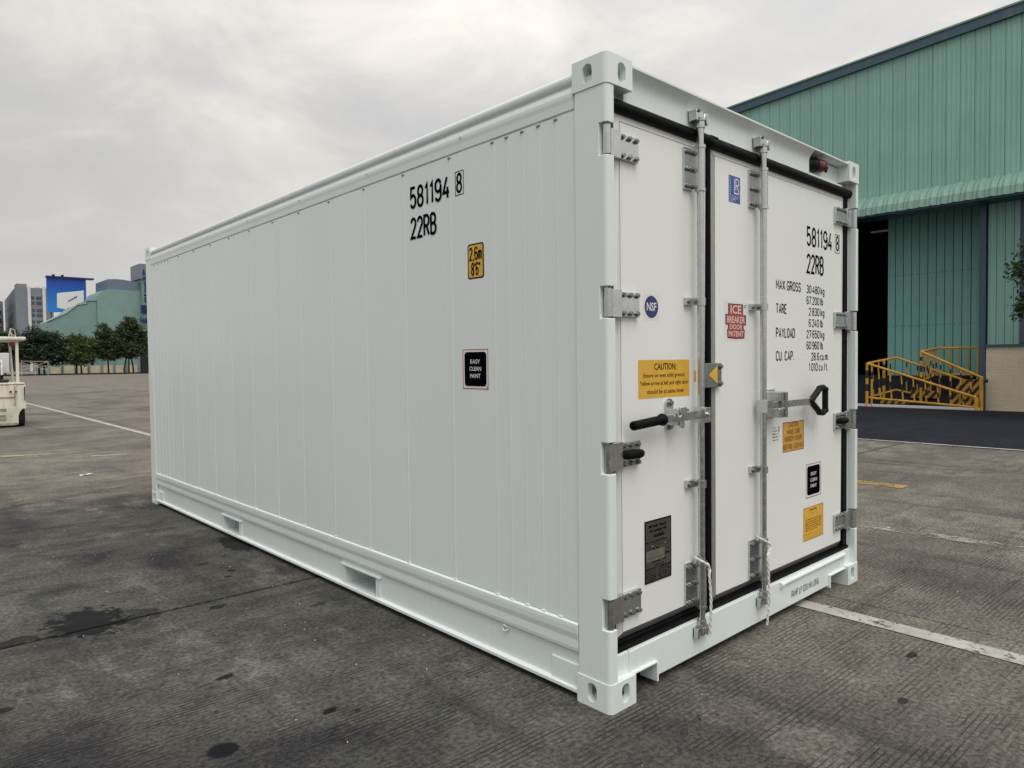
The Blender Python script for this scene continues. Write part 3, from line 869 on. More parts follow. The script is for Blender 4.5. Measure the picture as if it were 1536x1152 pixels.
# door sill with stepped notches at both ends, ramp lips above
mb = MB().box(0.150, WX - 0.150, 0.022, 0.12, 0.046, 0.206)
sill = mb.build("door_sill", WP, con)
carve(sill, [MB().box(0.10, 0.320, -0.05, 0.20, 0.0, 0.112), MB().box(2.065, WX - 0.10, -0.05, 0.2, 0.0, 0.105)])
add_bevel(sill, 0.003, 2)
mb = MB()
mb.box(0.160, 0.330, 0.008, 0.12, 0.110, 0.118); mb.box(0.3205, 0.332, 0.008, 0.10, 0.030, 0.110)
mb.build("sill_bracket", WP, con, 0.002)
mb = MB()
mb.box(2.050, WX - 0.160, 0.008, 0.12, 0.103, 0.111); mb.box(2.050, 2.0615, 0.008, 0.10, 0.034, 0.103)
mb.build("sill_bracket", WP, con, 0.002)
mb = MB(); mb.tube([(1.47, 0.020, 0.187), (2.0, 0.020, 0.189), (2.285, 0.020, 0.190)], 0.0115, 12)
mb.tube([(1.445, 0.018, 0.187), (1.475, 0.018, 0.187)], 0.015, 12)
mb.build("ramp_lip", WP, con)
MB().box(0.046, 0.162, 0.03, 0.13, 0.116, 0.206).build("sill_end", WP, con, 0.003)
MB().box(WX - 0.162, WX - 0.046, 0.03, 0.13, 0.116, 0.206).build("sill_end", WP, con, 0.003)
mb = MB(); Pd = plane_door(0.022)
write(mb, Pd, "RAMP LP 020 MM LONG", 1.585, 0.088, 0.034, 0.335, stroke=0.12)
for_sill = mb.build("sill_lettering", M["marking_black"], con)

# rubber gaskets round and between the doors
BK = M["black_rubber"]
mb = MB()
mb.tube([(0.046, 0.048, 2.420), (0.80, 0.048, 2.420)], 0.026, 14); mb.tube([(0.795, 0.048, 2.414), (WX - 0.046, 0.048, 2.414)], 0.026, 14)
mb.box(0.048, 0.1115, 0.060, 0.12, 0.20, 2.44); mb.box(2.3325, WX - 0.0465, 0.050, 0.12, 0.20, 2.44)
mb.box(0.13, WX - 0.13, 0.078, 0.12, 2.399, 2.44); mb.box(0.7845, 0.8255, 0.062, 0.12, 0.2, 2.42)
mb.box(0.0465, WX - 0.0465, 0.040, 0.12, 0.206, 0.225); mb.box(0.0465, 0.80, 0.060, 0.12, 0.225, 0.2395)
mb.box(0.79, 0.86, 0.030, 0.07, 2.402, 2.444)
mb.build("door_gasket", BK, con, 0.003)
mb = MB(); mb.tube([(0.802, 0.056, 0.215), (0.802, 0.056, 2.41)], 0.014, 12); mb.build("centre_gasket", BK, con)

# doors
def door(x0, x1, z0, z1, grey_left):
    """panel, with a flat white edge trim on top and sides and a sloping grey one below"""
    i, ib = 0.033, 0.040; yf = YD
    mb = MB()
    fr = [(x0 + i, yf, z0 + ib), (x1 - i, yf, z0 + ib), (x1 - i, yf, z1 - i), (x0 + i, yf, z1 - i)]
    yb = (0.080, 0.080, 0.0555, 0.0555)
    ou = [(x0, yb[0], z0), (x1, yb[1], z0), (x1, yb[2], z1), (x0, yb[3], z1)]
    bk = [(x, 0.125, z) for x, y, z in ou]
    g = 0.003                                      # shadow line between panel and edge trim
    fo = [(x0 + i - g, yf + 0.0008, z0 + ib - g), (x1 - i + g, yf + 0.0008, z0 + ib - g), (x1 - i + g, yf + 0.0008, z1 - i + g), (x0 + i - g, yf + 0.0008, z1 - i + g)]
    mb.add(fr + [(x, yf + 0.012, z) for x, y, z in fr], [(0, 1, 2, 3)] + [(k, (k + 1) % 4, 4 + (k + 1) % 4, 4 + k) for k in range(4)], 0)
    d = mb.build("door", DP, con)
    mb = MB()
    for k in range(4):
        grey = k == 0 or (k == 3 and grey_left)
        mb.add([fo[k], fo[(k + 1) % 4], ou[(k + 1) % 4], ou[k]], [(0, 1, 2, 3)], 1 if grey else 0)
        mb.add([ou[k], ou[(k + 1) % 4], bk[(k + 1) % 4], bk[k]], [(0, 1, 2, 3)], 1 if grey else 0)
    mb.add(bk, [(0, 3, 2, 1)], 0)
    mb.add([(x, yf + 0.011, z) for x, y, z in fo], [(0, 1, 2, 3)], 2)
    mb.build("edge_trim", [DP, AL, DS], d)
    return d
doorL = door(0.112, 0.784, 0.240, 2.398, False)
doorR = door(0.826, 2.332, 0.226, 2.396, True)

def hinge(parent, left, z, bumper):
    X = (lambda x: x) if left else (lambda x: WX - x)
    def bx(mb, x0, x1, y0, y1, z0, z1, mi=0):
        a, b = sorted((X(x0), X(x1))); mb.box(a, b, y0, y1, z0, z1, mi)
    h = 0.056
    mb = MB()
    mb.tube([(X(0.026), 0.020, z - h), (X(0.026), 0.020, z + h)], 0.0165, 14)
    bx(mb, 0.030, 0.120, 0.024, 0.038, z - h + 0.001, z + h - 0.001)
    bx(mb, 0.116, 0.249, 0.036, 0.0515, z - h + 0.006, z + h - 0.006)
    o = mb.build("hinge", GV, con, 0.002)
    for bx_ in (0.140, 0.185, 0.230):
        for dz in (-0.037, 0.037):
            b_ = link("bolt", BOLT, o); b_.location = (X(bx_), 0.036, z + dz)
    if bumper:
        mb = MB()
        mb.tube([(X(0.134), 0.034, z), (X(0.138), 0.020, z), (X(0.205), 0.010, z), (X(0.222), 0.014, z), (X(0.222), 0.036, z)], [0.016, 0.018, 0.019, 0.018, 0.016], 14)
        mb.build("door_bumper", M["black_rubber"], o)
_b = MB().bolt((0, 0, 0), (0, -1, 0), 0.0085, 0.013).build("bolt", DS); BOLT = _b.data; bpy.data.objects.remove(_b)
for k, z in enumerate(HZS):
    hinge(doorL, True, z, k == 2); hinge(doorR, False, z, k == 2)

# lock bars
def lock_gear(parent, xb, left):
    yb = 0.006
    mb = MB(); mb.tube([(xb, yb, 0.20), (xb, yb, 2.46)], 0.0158, 18)
    bar = mb.build("lock_bar", GV, parent)
    for z0, z1 in ((2.165, 2.352), (0.272, 0.472)):
        mb = MB()
        mb.tube([(xb, yb, z0), (xb, yb, z1)], 0.0212, 18)
        mb.tube([(xb, yb, z0 - 0.008), (xb, yb, z0 + 0.004)], 0.0245, 18); mb.tube([(xb, yb, z1 - 0.004), (xb, yb, z1 + 0.010)], 0.0245, 18)
        mb.box(xb - 0.072, xb - 0.004, 0.042, 0.0515, z0, z1)
        mb.box(xb - 0.0225, xb - 0.0155, 0.004, 0.045, z0 + 0.002, z1 - 0.002)
        for q in range(3):
            zz = z0 + 0.018 + q * (z1 - z0 - 0.036) / 2
            mb.bolt((xb - 0.058, 0.042, zz), (0, -1, 0), 0.0075, 0.014, 1); mb.bolt((xb - 0.038, 0.042, zz), (0, -1, 0), 0.0075, 0.014, 1)
        mb.build("bar_bracket", [GV, DS], parent)
    for z in (1.664, 0.836):
        mb = MB()
        mb.tube([(xb, yb, z - 0.017), (xb, yb, z + 0.017)], 0.0225, 16)
        mb.box(xb - 0.068, xb - 0.002, 0.034, 0.0515, z - 0.017, z + 0.017); mb.box(xb - 0.022, xb - 0.012, 0.004, 0.04, z - 0.017, z + 0.017)
        mb.bolt((xb - 0.052, 0.034, z), (0, -1, 0), 0.008, 0.012, 1)
        mb.build("bar_guide", [GV, DS], parent, 0.0015)
    # cams and keepers top and bottom
    for s, zc in ((1, 2.488), (-1, 0.158)):
        mb = MB()
        mb.tube([(xb, yb, zc - s * 0.050), (xb, yb, zc - s * 0.020)], 0.021, 14)
        mb.tube([(xb, yb, zc - s * 0.020), (xb, yb, zc - s * 0.008)], 0.027, 14)
        mb.tube([(xb - 0.012, yb + 0.004, zc - 0.012), (xb - 0.012, yb + 0.004, zc + 0.012)], 0.026, 12)
        mb.tube([(xb + 0.020, yb - 0.002, zc - 0.010), (xb + 0.028, yb - 0.004, zc + 0.012)], 0.013, 10)
        yk = 0.040 if s > 0 else 0.0225
        mb.box(xb - 0.050, xb - 0.034, yb - 0.012, yk, zc - 0.024, zc + 0.022); mb.box(xb + 0.034, xb + 0.050, yb - 0.012, yk, zc - 0.028, zc + 0.020)
        mb.box(xb - 0.050, xb + 0.050, yk - 0.008, yk - 0.0005, zc - 0.026, zc + 0.026)
        mb.bolt((xb - 0.030, yb - 0.010, zc + 0.020), (0, -1, 0), 0.007, 0.010, 1)
        mb.build("bar_keeper", [GV, DS], parent, 0.0015)
    return bar
xL, xR = 0.662, 1.238
barL = lock_gear(doorL, xL, True); barR = lock_gear(doorR, xR, False)
# left handle: lever with a long rubber grip resting in its catch
mb = MB()
mb.box(xL - 0.024, xL + 0.024, -0.030, 0.030, 1.118, 1.186)
mb.bolt((xL - 0.004, -0.030, 1.155), (0, -1, 0), 0.009, 0.010)
mb.add([(0.335, -0.006, 1.131), (0.335, -0.006, 1.167), (xL - 0.02, -0.020, 1.138), (xL - 0.02, -0.020, 1.176),
        (0.335, 0.002, 1.131), (0.335, 0.002, 1.167), (xL - 0.02, -0.010, 1.138), (xL - 0.02, -0.010, 1.176)],
       [(0, 2, 3, 1), (4, 5, 7, 6), (0, 1, 5, 4), (2, 6, 7, 3), (1, 3, 7, 5), (0, 4, 6, 2)])
hl = mb.build("door_handle", GV, doorL, 0.002)
mb = MB()
mb.prism(oval(0.468, 1.163, 0.050, 0.140), 'y', 0.040, 0.0515)
mb.bolt((0.470, 0.040, 1.213), (0, -1, 0), 0.010, 0.014, 1); mb.bolt((0.466, 0.040, 1.110), (0, -1, 0), 0.010, 0.014, 1)
mb.box(0.442, 0.452, -0.020, 0.042, 1.118, 1.190); mb.box(0.452, 0.500, -0.026, -0.016, 1.158, 1.196)
mb.prism(oval(0.462, 1.135, 0.026, 0.060), 'y', -0.030, -0.018)
mb.box(0.470, 0.520, -0.024, 0.030, 1.176, 1.188)
mb.build("handle_catch", [GV, DS], doorL, 0.002)
mb = MB(); mb.tube([(0.148, 0.000, 1.136), (0.153, 0.000, 1.136), (0.335, -0.004, 1.1485), (0.342, -0.004, 1.149), (0.348, -0.004, 1.1495), (0.358, -0.005, 1.150)], [0.012, 0.019, 0.020, 0.026, 0.027, 0.024], 14)
mb.build("handle_grip", M["black_rubber"], doorL)
# right handle: lever with a D-shaped grip
mb = MB()
mb.box(xR - 0.024, xR + 0.024, -0.030, 0.030, 1.128, 1.192)
mb.box(xR + 0.01, 1.745, -0.020, -0.008, 1.145, 1.180)
mb.build("door_handle", GV, doorR, 0.002)
mb = MB()
for z0, z1 in ((1.182, 1.230), (1.096, 1.142)):
    mb.box(1.340, 1.400, -0.034, 0.0515, z0, z1)
mb.box(1.338, 1.43, 0.040, 0.0512, 1.085, 1.24)
mb.box(1.385, 1.410, -0.042, -0.033, 1.096, 1.228, 1)
mb.build("handle_catch", [GV, DS], doorR, 0.012, 3)
mb = MB()
q = [(1.735, 1.163), (1.850, 1.230), (1.885, 1.235), (1.922, 1.222), (1.922, 1.102), (1.885, 1.090), (1.850, 1.094), (1.735, 1.163)]
for a, b in zip(q[:-1], q[1:]):
    mb.tube([(a[0], -0.014, a[1]), (b[0], -0.014, b[1])], 0.0170, 10)
for a in q[:-1]: mb.tube([(a[0] - 0.012, -0.014, a[1]), (a[0] + 0.012, -0.014, a[1])], 0.0165, 10)
mb.build("handle_grip", M["black_plastic"], doorR)
# level plate with yellow arrow bridging the door gap
mb = MB()
mb.box(0.754, 0.886, 0.034, 0.046, 1.270, 1.384); mb.box(0.838, 0.886, 0.046, 0.0515, 1.272, 1.382)
for dz in (1.287, 1.367): mb.bolt((0.872, 0.034, dz), (0, -1, 0), 0.010, 0.012)
lp = mb.build("level_plate", DS, con, 0.002)
mb = MB(); Pa = plane_door(0.034)
poly2d(mb, Pa, [(0.772, 1.330), (0.848, 1.286), (0.848, 1.374)], 0.0007, 0)
mb.build("arrow_mark", M["sticker_yellow"], lp)
mb = MB(); poly2d(mb, plane_door(YD), rect(0.676, 1.300, 0.694, 1.352), 0.0008, 0); mb.build("arrow_mark", M["sticker_yellow"], doorL)

# ------------------------------------------------ stickers and markings on the doors
PD = plane_door(YD)
BLK = M["marking_black"]
def lettering(P_, parent, items, box=None, nm="lettering"):
    mb = MB()
    for it in items: write(mb, P_, *it[:5], **it[5])
    if box: frame2d(mb, P_, *box, 0.004, 0.0006, 0)
    return mb.build(nm, M["marking_black"], parent)
S1 = dict(stroke=0.150); S2 = dict(stroke=0.165); S3 = dict(stroke=0.165, space=0.22)
lettering(PD, doorR, [("581194", 1.832, 2.047, 0.100, 0.330, S1), ("8", 2.226, 2.055, 0.083, 0.034, S1)], (2.206, 2.036, 2.274, 2.150), "serial_number")
lettering(PD, doorR, [("22RB", 1.832, 1.892, 0.100, 0.212, S1)], None, "type_code")
for nm, v_, w_, a, b in (("MAX GROSS", 1.776, 0.286, ("30 480 kg", 1.830, 1.776, 0.228), ("67 200 lb", 1.830, 1.712, 0.210)), ("TARE", 1.648, 0.116, ("2 830 kg", 1.858, 1.649, 0.200), ("6 240 lb", 1.858, 1.584, 0.180)),
                         ("PAYLOAD", 1.518, 0.214, ("27 650 kg", 1.830, 1.519, 0.228), ("60 960 lb", 1.830, 1.455, 0.210)), ("CU. CAP.", 1.393, 0.205, ("28.6 cu.m.", 1.890, 1.391, 0.228), ("1 010 cu.ft.", 1.860, 1.330, 0.255))):
    lettering(PD, doorR, [(nm, 1.466, v_, 0.047, w_, S2)], None, "weight_heading")
    for s_, u, vv_, ww in (a, b): lettering(PD, doorR, [(s_, u, vv_, 0.041, ww, S3)], None, "weight_value")
rg = random.Random(11)
# caution, left door
mb = MB(); slab2d(mb, PD, rect(0.257, 1.238, 0.638, 1.403), 0.0006, 0)
print_text(mb, PD, "CAUTION:", 0.370, 1.360, 0.534, 0.028, 0.0012, 1, 0.012)
print_text(mb, PD, "Ensure on even solid ground.", 0.293, 1.328, 0.600, 0.018, 0.0012, 1, 0.006)
print_text(mb, PD, "Yellow arrow at left and right door", 0.268, 1.294, 0.628, 0.018, 0.0012, 1, 0.006)
print_text(mb, PD, "should be at same level", 0.318, 1.257, 0.588, 0.019, 0.0012, 1, 0.006)
mb.build("caution_sticker", [M["sticker_yellow"], BLK], doorL)
# round navy mark
mb = MB(); cx, cz = 0.352, 1.629
slab2d(mb, PD, [(cx + 0.064 * math.cos(a) if False else cx + x_, cz + y_) for x_, y_ in rrect(-0.058, -0.056, 0.058, 0.056, 0.008) for a in (0,)], 0.0004, 0)
poly2d(mb, PD, [(cx + 0.048 * math.cos(k * math.pi / 16), cz + 0.0475 * math.sin(k * math.pi / 16)) for k in range(32)], 0.0010, 1)
print_text(mb, PD, "NSF", cx - 0.034, cz - 0.016, cx + 0.034, 0.034, 0.0016, 0, 0.02)
mb.build("round_sticker", [M["sticker_white"], M["sticker_navy"]], doorL)
# approval plate
mb = MB(); mb.box(0.294, 0.487, YD - 0.0025, YD, 0.443, 0.713, 0)
PP = plane_door(YD - 0.0025)
frame2d(mb, PP, 0.294, 0.443, 0.487, 0.713, 0.006, 0.0004, 1)
print_text(mb, PP, "APPROVED FOR TRANSPORT", 0.320, 0.682, 0.465, 0.012, 0.0005, 1, 0.008) if False else greek(mb, PP, 0.322, 0.462, 0.681, 0.013, 0.0005, 1, rg)
greek(mb, PP, 0.332, 0.452, 0.661, 0.013, 0.0005, 1, rg); greek(mb, PP, 0.346, 0.438, 0.636, 0.017, 0.0005, 1, rg)
for (a, b, v_) in ((0.302, 0.46, 0.615), (0.302, 0.40, 0.586), (0.44, 0.482, 0.592), (0.45, 0.475, 0.572), (0.44, 0.48, 0.552), (0.34, 0.46, 0.527), (0.36, 0.43, 0.512)):
    greek(mb, PP, a, b, v_, 0.009, 0.0005, 1, rg)
poly2d(mb, PP, rect(0.302, 0.535, 0.434, 0.582), 0.0004, 2)
for k in range(6): greek(mb, PP, 0.302, 0.375, 0.500 - k * 0.0095, 0.006, 0.0005, 1, rg); greek(mb, PP, 0.388, 0.482, 0.500 - k * 0.0095, 0.006, 0.0005, 1, rg)
for v_ in (0.607, 0.600, 0.548, 0.506): poly2d(mb, PP, rect(0.302, v_, 0.482, v_ + 0.0012), 0.0006, 1)
for u in (0.345, 0.440): mb.tube([(u, YD - 0.001, 0.600), (u, YD - 0.006, 0.600)], 0.005, 8, 3)
mb.build("approval_plate", [M["grey_plate"], BLK, M["plate_light"], GV], doorL)
# blue certificate
mb = MB(); slab2d(mb, PD, rect(0.984, 2.168, 1.091, 2.298), 0.0006, 0)
for st in ([(1.036, 2.285), (1.036, 2.215), (1.068, 2.215)], [(1.048, 2.230), (1.048, 2.285), (1.066, 2.285), (1.076, 2.276), (1.076, 2.264), (1.066, 2.254), (1.052, 2.254)], [(1.062, 2.252), (1.080, 2.212)]):
    vv, ff = ribbon2d(st, 0.0065); mb.add([PD(a, b, 0.0012 + 0.0001 * len(st)) for a, b in vv], ff, 1)
for k in range(9): poly2d(mb, PD, rect(0.992, 2.205 + k * 0.0098, 1.000, 2.209 + k * 0.0098), 0.0012, 1)
poly2d(mb, PD, rect(0.990, 2.2005, 1.084, 2.2018), 0.0012, 1)
for k in range(3): greek(mb, PD, 0.992, 1.07 - 0.02 * k, 2.190 - k * 0.0085, 0.005, 0.0012, 1, rg)
mb.build("certificate_sticker", [M["sticker_blue"], M["sticker_white"]], doorR)
# red stepped mark
mb = MB()
slab2d(mb, PD, rect(0.938, 1.492, 1.162, 1.688), 0.0004, 0)
step = [(0.975, 1.675), (1.118, 1.675), (1.118, 1.622), (1.146, 1.622), (1.146, 1.570), (1.124, 1.570), (1.124, 1.556), (1.134, 1.546), (1.130, 1.505), (1.050, 1.501), (0.968, 1.505), (0.965, 1.546), (0.974, 1.556), (0.974, 1.570), (0.950, 1.570), (0.950, 1.622), (0.975, 1.622)]
poly2d(mb, PD, step, 0.0009, 1)
c0 = (1.048, 1.588)
poly2d(mb, PD, [(c0[0] + (a - c0[0]) * 0.92, c0[1] + (b - c0[1]) * 0.94) for a, b in step], 0.0013, 2)
print_text(mb, PD, "ICE", 0.996, 1.627, 1.098, 0.040, 0.0018, 3, 0.02)
print_text(mb, PD, "BREAKER", 0.962, 1.581, 1.134, 0.031, 0.0018, 3, 0.02)
print_text(mb, PD, "DOOR", 0.990, 1.550, 1.108, 0.023, 0.0018, 3, 0.02)
print_text(mb, PD, "PATENT", 0.978, 1.514, 1.120, 0.026, 0.0018, 3, 0.02)
greek(mb, PD, 1.126, 1.152, 1.668, 0.007, 0.0012, 4, rg); greek(mb, PD, 1.126, 1.152, 1.658, 0.007, 0.0012, 4, rg)
mb.build("patent_sticker", [M["sticker_white"], M["sticker_dark_red"], M["sticker_red"], M["sticker_pink"], BLK], doorR)
# orange caution, small white notice, black sticker, yellow notice on the right door
mb = MB(); slab2d(mb, PD, rect(1.540, 0.888, 1.794, 1.052), 0.0006, 0); frame2d(mb, PD, 1.540, 0.888, 1.794, 1.052, 0.004, 0.0011, 1)
for s_, u0, u1, v_ in (("CAUTION", 1.612, 1.722, 1.022), ("MAKE SURE", 1.590, 1.748, 0.984), ("NOBODY INSIDE", 1.562, 1.770, 0.946), ("BEFORE LOCKING", 1.550, 1.784, 0.902)):
    write(mb, PD, s_, u0, v_, 0.025, u1 - u0, stroke=0.17, d=0.0011, mi=1)
mb.build("caution_sticker", [M["sticker_orange"], M["sticker_brown"]], doorR)
mb = MB(); slab2d(mb, PD, rect(1.418, 0.950, 1.512, 1.045), 0.0004, 0)
for k, (a, b) in enumerate(((1.428, 1.470), (1.428, 1.480), (1.426, 1.500), (1.424, 1.506), (1.426, 1.500))):
    greek(mb, PD, a, b, 1.028 - k * 0.0165, 0.0065, 0.0010, 1, rg)
poly2d(mb, PD, rect(1.490, 1.006, 1.500, 1.036), 0.0010, 2)
mb.build("notice_sticker", [M["sticker_white"], BLK, M["sticker_dark_red"]], doorR)
def easy_clean(P_, u0, v0, u1, v1, parent):
    mb = MB(); slab2d(mb, P_, rect(u0, v0, u1, v1), 0.0006, 0)
    frame2d(mb, P_, u0, v0, u1, v1, 0.004, 0.0011, 1)
    w_, h_ = u1 - u0, v1 - v0
    poly2d(mb, P_, rrect(u0 + 0.07 * w_, v0 + 0.07 * h_, u1 - 0.07 * w_, v1 - 0.07 * h_, 0.018), 0.0011, 2)
    for k, (s_, a) in enumerate((("EASY", 0.19), ("CLEAN", 0.23), ("PAINT", 0.20))):
        print_text(mb, P_, s_, u0 + w_ * (0.5 - a), v0 + h_ * (0.64 - 0.18 * k), u0 + w_ * (0.5 + a), h_ * 0.10, 0.0017, 0, 0.01)
    greek(mb, P_, u1 - 0.06 * w_, u1 - 0.01 * w_, v0 + 0.025 * h_, 0.01, 0.0012, 2, rg)
    return mb.build("paint_sticker", [M["sticker_white"], M["sticker_red"], M["marking_black"]], parent)
easy_clean(PD, 1.823, 0.596, 2.017, 0.792, doorR)
mb = MB(); slab2d(mb, PD, rect(1.791, 0.350, 2.050, 0.542), 0.0006, 0); frame2d(mb, PD, 1.791, 0.350, 2.050, 0.542, 0.003, 0.0011, 1)
greek(mb, PD, 1.87, 1.975, 0.518, 0.012, 0.0011, 1, rg); greek(mb, PD, 1.90, 1.94, 0.500, 0.007, 0.0011, 1, rg)
for k in range(6): greek(mb, PD, 1.815, 2.03 - (0.06 if k == 5 else 0), 0.466 - k * 0.0125, 0.0075, 0.0011, 1, rg)
poly2d(mb, PD, rect(1.800, 0.382, 2.04, 0.3835), 0.0011, 1); poly2d(mb, PD, rect(1.800, 0.366, 2.04, 0.3675), 0.0011, 1)
mb.build("notice_sticker", [M["sticker_yellow"], M["sticker_brown"]], doorR)

# ------------------------------------------------ markings on the long side
PS = plane_side(XP - 0.0014, 1.33)
lettering(PS, con, [("581194", 0.0, 2.213, 0.102, 0.330, S1), ("8", 0.393, 2.224, 0.086, 0.034, S1)], (0.379, 2.208, 0.446, 2.324), "serial_number")
lettering(PS, con, [("22RB", 0.002, 2.056, 0.100, 0.215, S1)], None, "type_code")
PS2 = plane_side(XP - 0.0014, 0.862)
mb = MB(); slab2d(mb, PS2, rrect(0, 1.796, 0.118, 1.962, 0.014), 0.0006, 0); poly2d(mb, PS2, rrect(0.007, 1.803, 0.111, 1.955, 0.010), 0.0011, 1)
write(mb, PS2, "2,6m", 0.016, 1.886, 0.056, 0.086, stroke=0.14, d=0.0017, mi=0)
write(mb, PS2, "8'6\"", 0.030, 1.814, 0.056, 0.062, stroke=0.14, d=0.0017, mi=0)
mb.build("height_sticker", [BLK, M["sticker_yellow"]], con)
easy_clean(plane_side(XP - 0.0014, 0.910), 0.0, 1.274, 0.189, 1.464, con)

# cords tied round the lock bars
def cord(pts, label):
    mb = MB()
    P_ = [Vector(p) for p in pts]
    # subdivide with a little wobble and twist
    out = []
    for a, b in zip(P_[:-1], P_[1:]):
        n = max(2, int((b - a).length / 0.006))
        for k in range(n): out.append(a.lerp(b, k / n))
    out.append(P_[-1])
    sm = [sum((out[min(max(i + j, 0), len(out) - 1)] for j in (-2, -1, 0, 1, 2)), Vector()) / 5 for i in range(len(out))]
    for s in (0, math.pi):
        mb.tube([p + 0.0032 * Vector((math.cos(i * 0.75 + s), math.sin(i * 0.75 + s), 0)) for i, p in enumerate(sm)], 0.0040, 6)
    return tag(mb.build("cord", M["cord_white"]), label, "cord", "cords tied to the lock bars")
def loop(xb, zt, zk, zb, dx, lean):
    pts = []
    for k in range(15):
        a = math.radians(-70 - 320 * k / 14)
        t = abs(k - 7) / 7
        pts.append((xb + 0.033 * math.cos(a), 0.002 + 0.034 * math.sin(a), zt - 0.045 * t ** 2))
    pts = [(xb + dx, -0.036, zk)] + pts + [(xb + dx, -0.036, zk)]
    n = 10
    for k in range(1, n + 1):
        t = k / n
        pts.append((xb + dx + lean * t + 0.004 * math.sin(5 * t), -0.036 - 0.006 * math.sin(3 * t), zk + (zb - zk) * t))
    return pts
cord(loop(xL, 0.500, 0.425, 0.142, -0.004, 0.004), "short white cord looped round the lock bar nearer the long side")
cord(loop(xR, 0.490, 0.405, 0.050, -0.038, 0.0), "long white cord hanging from the middle lock bar below the door sill")

# ---------------------------------------------------------------- green warehouse on the right
FX = 19.2
Y_L, Y_R = 24.0, -8.0
def roof_z(y): return 9.70 + (10.469 - y) * 0.0528
wh = thing("warehouse", "big green corrugated warehouse with curved canopy and sliding door, right of the container", "warehouse", (FX, 3.0, 0))
def sheet_profile(w, ribs, depth, gap):
    """(y, x-offset) outline of one cladding sheet, outer face towards -x"""
    pts = [(gap, 0.0)]
    n = ribs
    for k in range(n):
        c = w * (k + 0.5) / n; b = w / n * 0.16
        pts += [(c - b * 1.6, 0.0), (c - b, -depth), (c + b, -depth), (c + b * 1.6, 0.0)]
    pts.append((w - gap, 0.0))
    return pts
def sheet_mesh(name, w, ribs, depth, gap, mat):
    pr = sheet_profile(w, ribs, depth, gap); n = len(pr)
    v = [(x, y, 0) for y, x in pr] + [(x, y, 1) for y, x in pr]
    f = [(i, n + i, n + i + 1, i + 1) for i in range(n - 1)]
    # returned edges so that the sheet reads as having thickness
    v += [(0.03, gap, 0), (0.03, gap, 1), (0.03, w - gap, 0), (0.03, w - gap, 1)]; q = 2 * n
    f += [(0, q, q + 1, n), (n - 1, 2 * n - 1, q + 3, q + 2)]
    me = bpy.data.meshes.new(name); me.from_pydata(v, [], f); me.materials.append(mat); me.update()
    return me
def put(name, me, parent, loc, scale=(1, 1, 1)):
    o = link(name, me, parent); o.location = loc; o.scale = scale
    return o
uw = MB().box(FX + 0.035, FX + 0.25, Y_R, Y_L, 5.35, 9.4).build("upper_wall", M["blue_trim"], wh)
me_up = sheet_mesh("cladding_sheet", 0.33, 3, 0.010, 0.0045, M["green_cladding"])
y = Y_R
while y < Y_L - 0.01:
    put("cladding_sheet", me_up, uw, (FX + random.uniform(-0.003, 0.003), y, 5.80), (1, 1, roof_z(y + 0.165) - 0.10 - 5.80)); y += 0.33
# gable board and roof
def slope_bar(x0, x1, z_off0, z_off1, mat, nm, y0=Y_R, y1=Y_L):
    v = []
    for yy in (y0, y1):
        for x in (x0, x1):
            for zo in (z_off0, z_off1): v.append((x, yy, roof_z(yy) + zo))
    MB().add(v, [(0, 1, 3, 2), (4, 6, 7, 5), (0, 4, 5, 1), (2, 3, 7, 6), (0, 2, 6, 4), (1, 5, 7, 3)]).build(nm, mat, wh)
slope_bar(FX - 0.10, FX + 0.02, -0.24, 0.0, M["blue_trim"], "gable_board")
slope_bar(FX - 0.13, FX + 0.02, 0.002, 0.05, M["green_canopy"], "roof_edge")
slope_bar(FX + 0.022, FX + 26, -0.06, 0.045, M["green_canopy"], "roof_sheet", Y_R, Y_L)
# canopy: curved sheets
cp = [(FX - 0.002, 5.95), (FX - 0.20, 5.93), (FX - 0.42, 5.86), (FX - 0.62, 5.72), (FX - 0.74, 5.55), (FX - 0.79, 5.34)]
can = MB().box(FX - 0.74, FX + 0.02, Y_R, Y_L, 5.30, 5.335).build("canopy", M["blue_trim"], wh)
pw = 0.265
v = []; f = []
prof = [(0.004, 0.0), (0.07, 0.0), (0.095, 0.022), (0.125, 0.03), (0.155, 0.022), (0.18, 0.0), (pw - 0.004, 0.0)]
nrm = []
for i, (x, z) in enumerate(cp):
    a = cp[max(i - 1, 0)]; b = cp[min(i + 1, len(cp) - 1)]; d = Vector((b[0] - a[0], b[1] - a[1])).normalized(); nrm.append((d.y, -d.x) if False else (-(-d.y), -d.x))
for (x, z), (nx, nz) in zip(cp, nrm):
    for yy, h in prof: v.append((x + nx * h, yy, z + nz * h))
n = len(prof)
for i in range(len(cp) - 1):
    for k in range(n - 1): f.append((i * n + k, (i + 1) * n + k, (i + 1) * n + k + 1, i * n + k + 1))
me_can = bpy.data.meshes.new("canopy_sheet"); me_can.from_pydata(v, [], f); me_can.materials.append(M["green_canopy"]); me_can.update()
y = Y_R
while y < Y_L - 0.01:
    put("canopy_sheet", me_can, can, (random.uniform(-0.004, 0.004), y, random.uniform(-0.004, 0.004))); y += pw
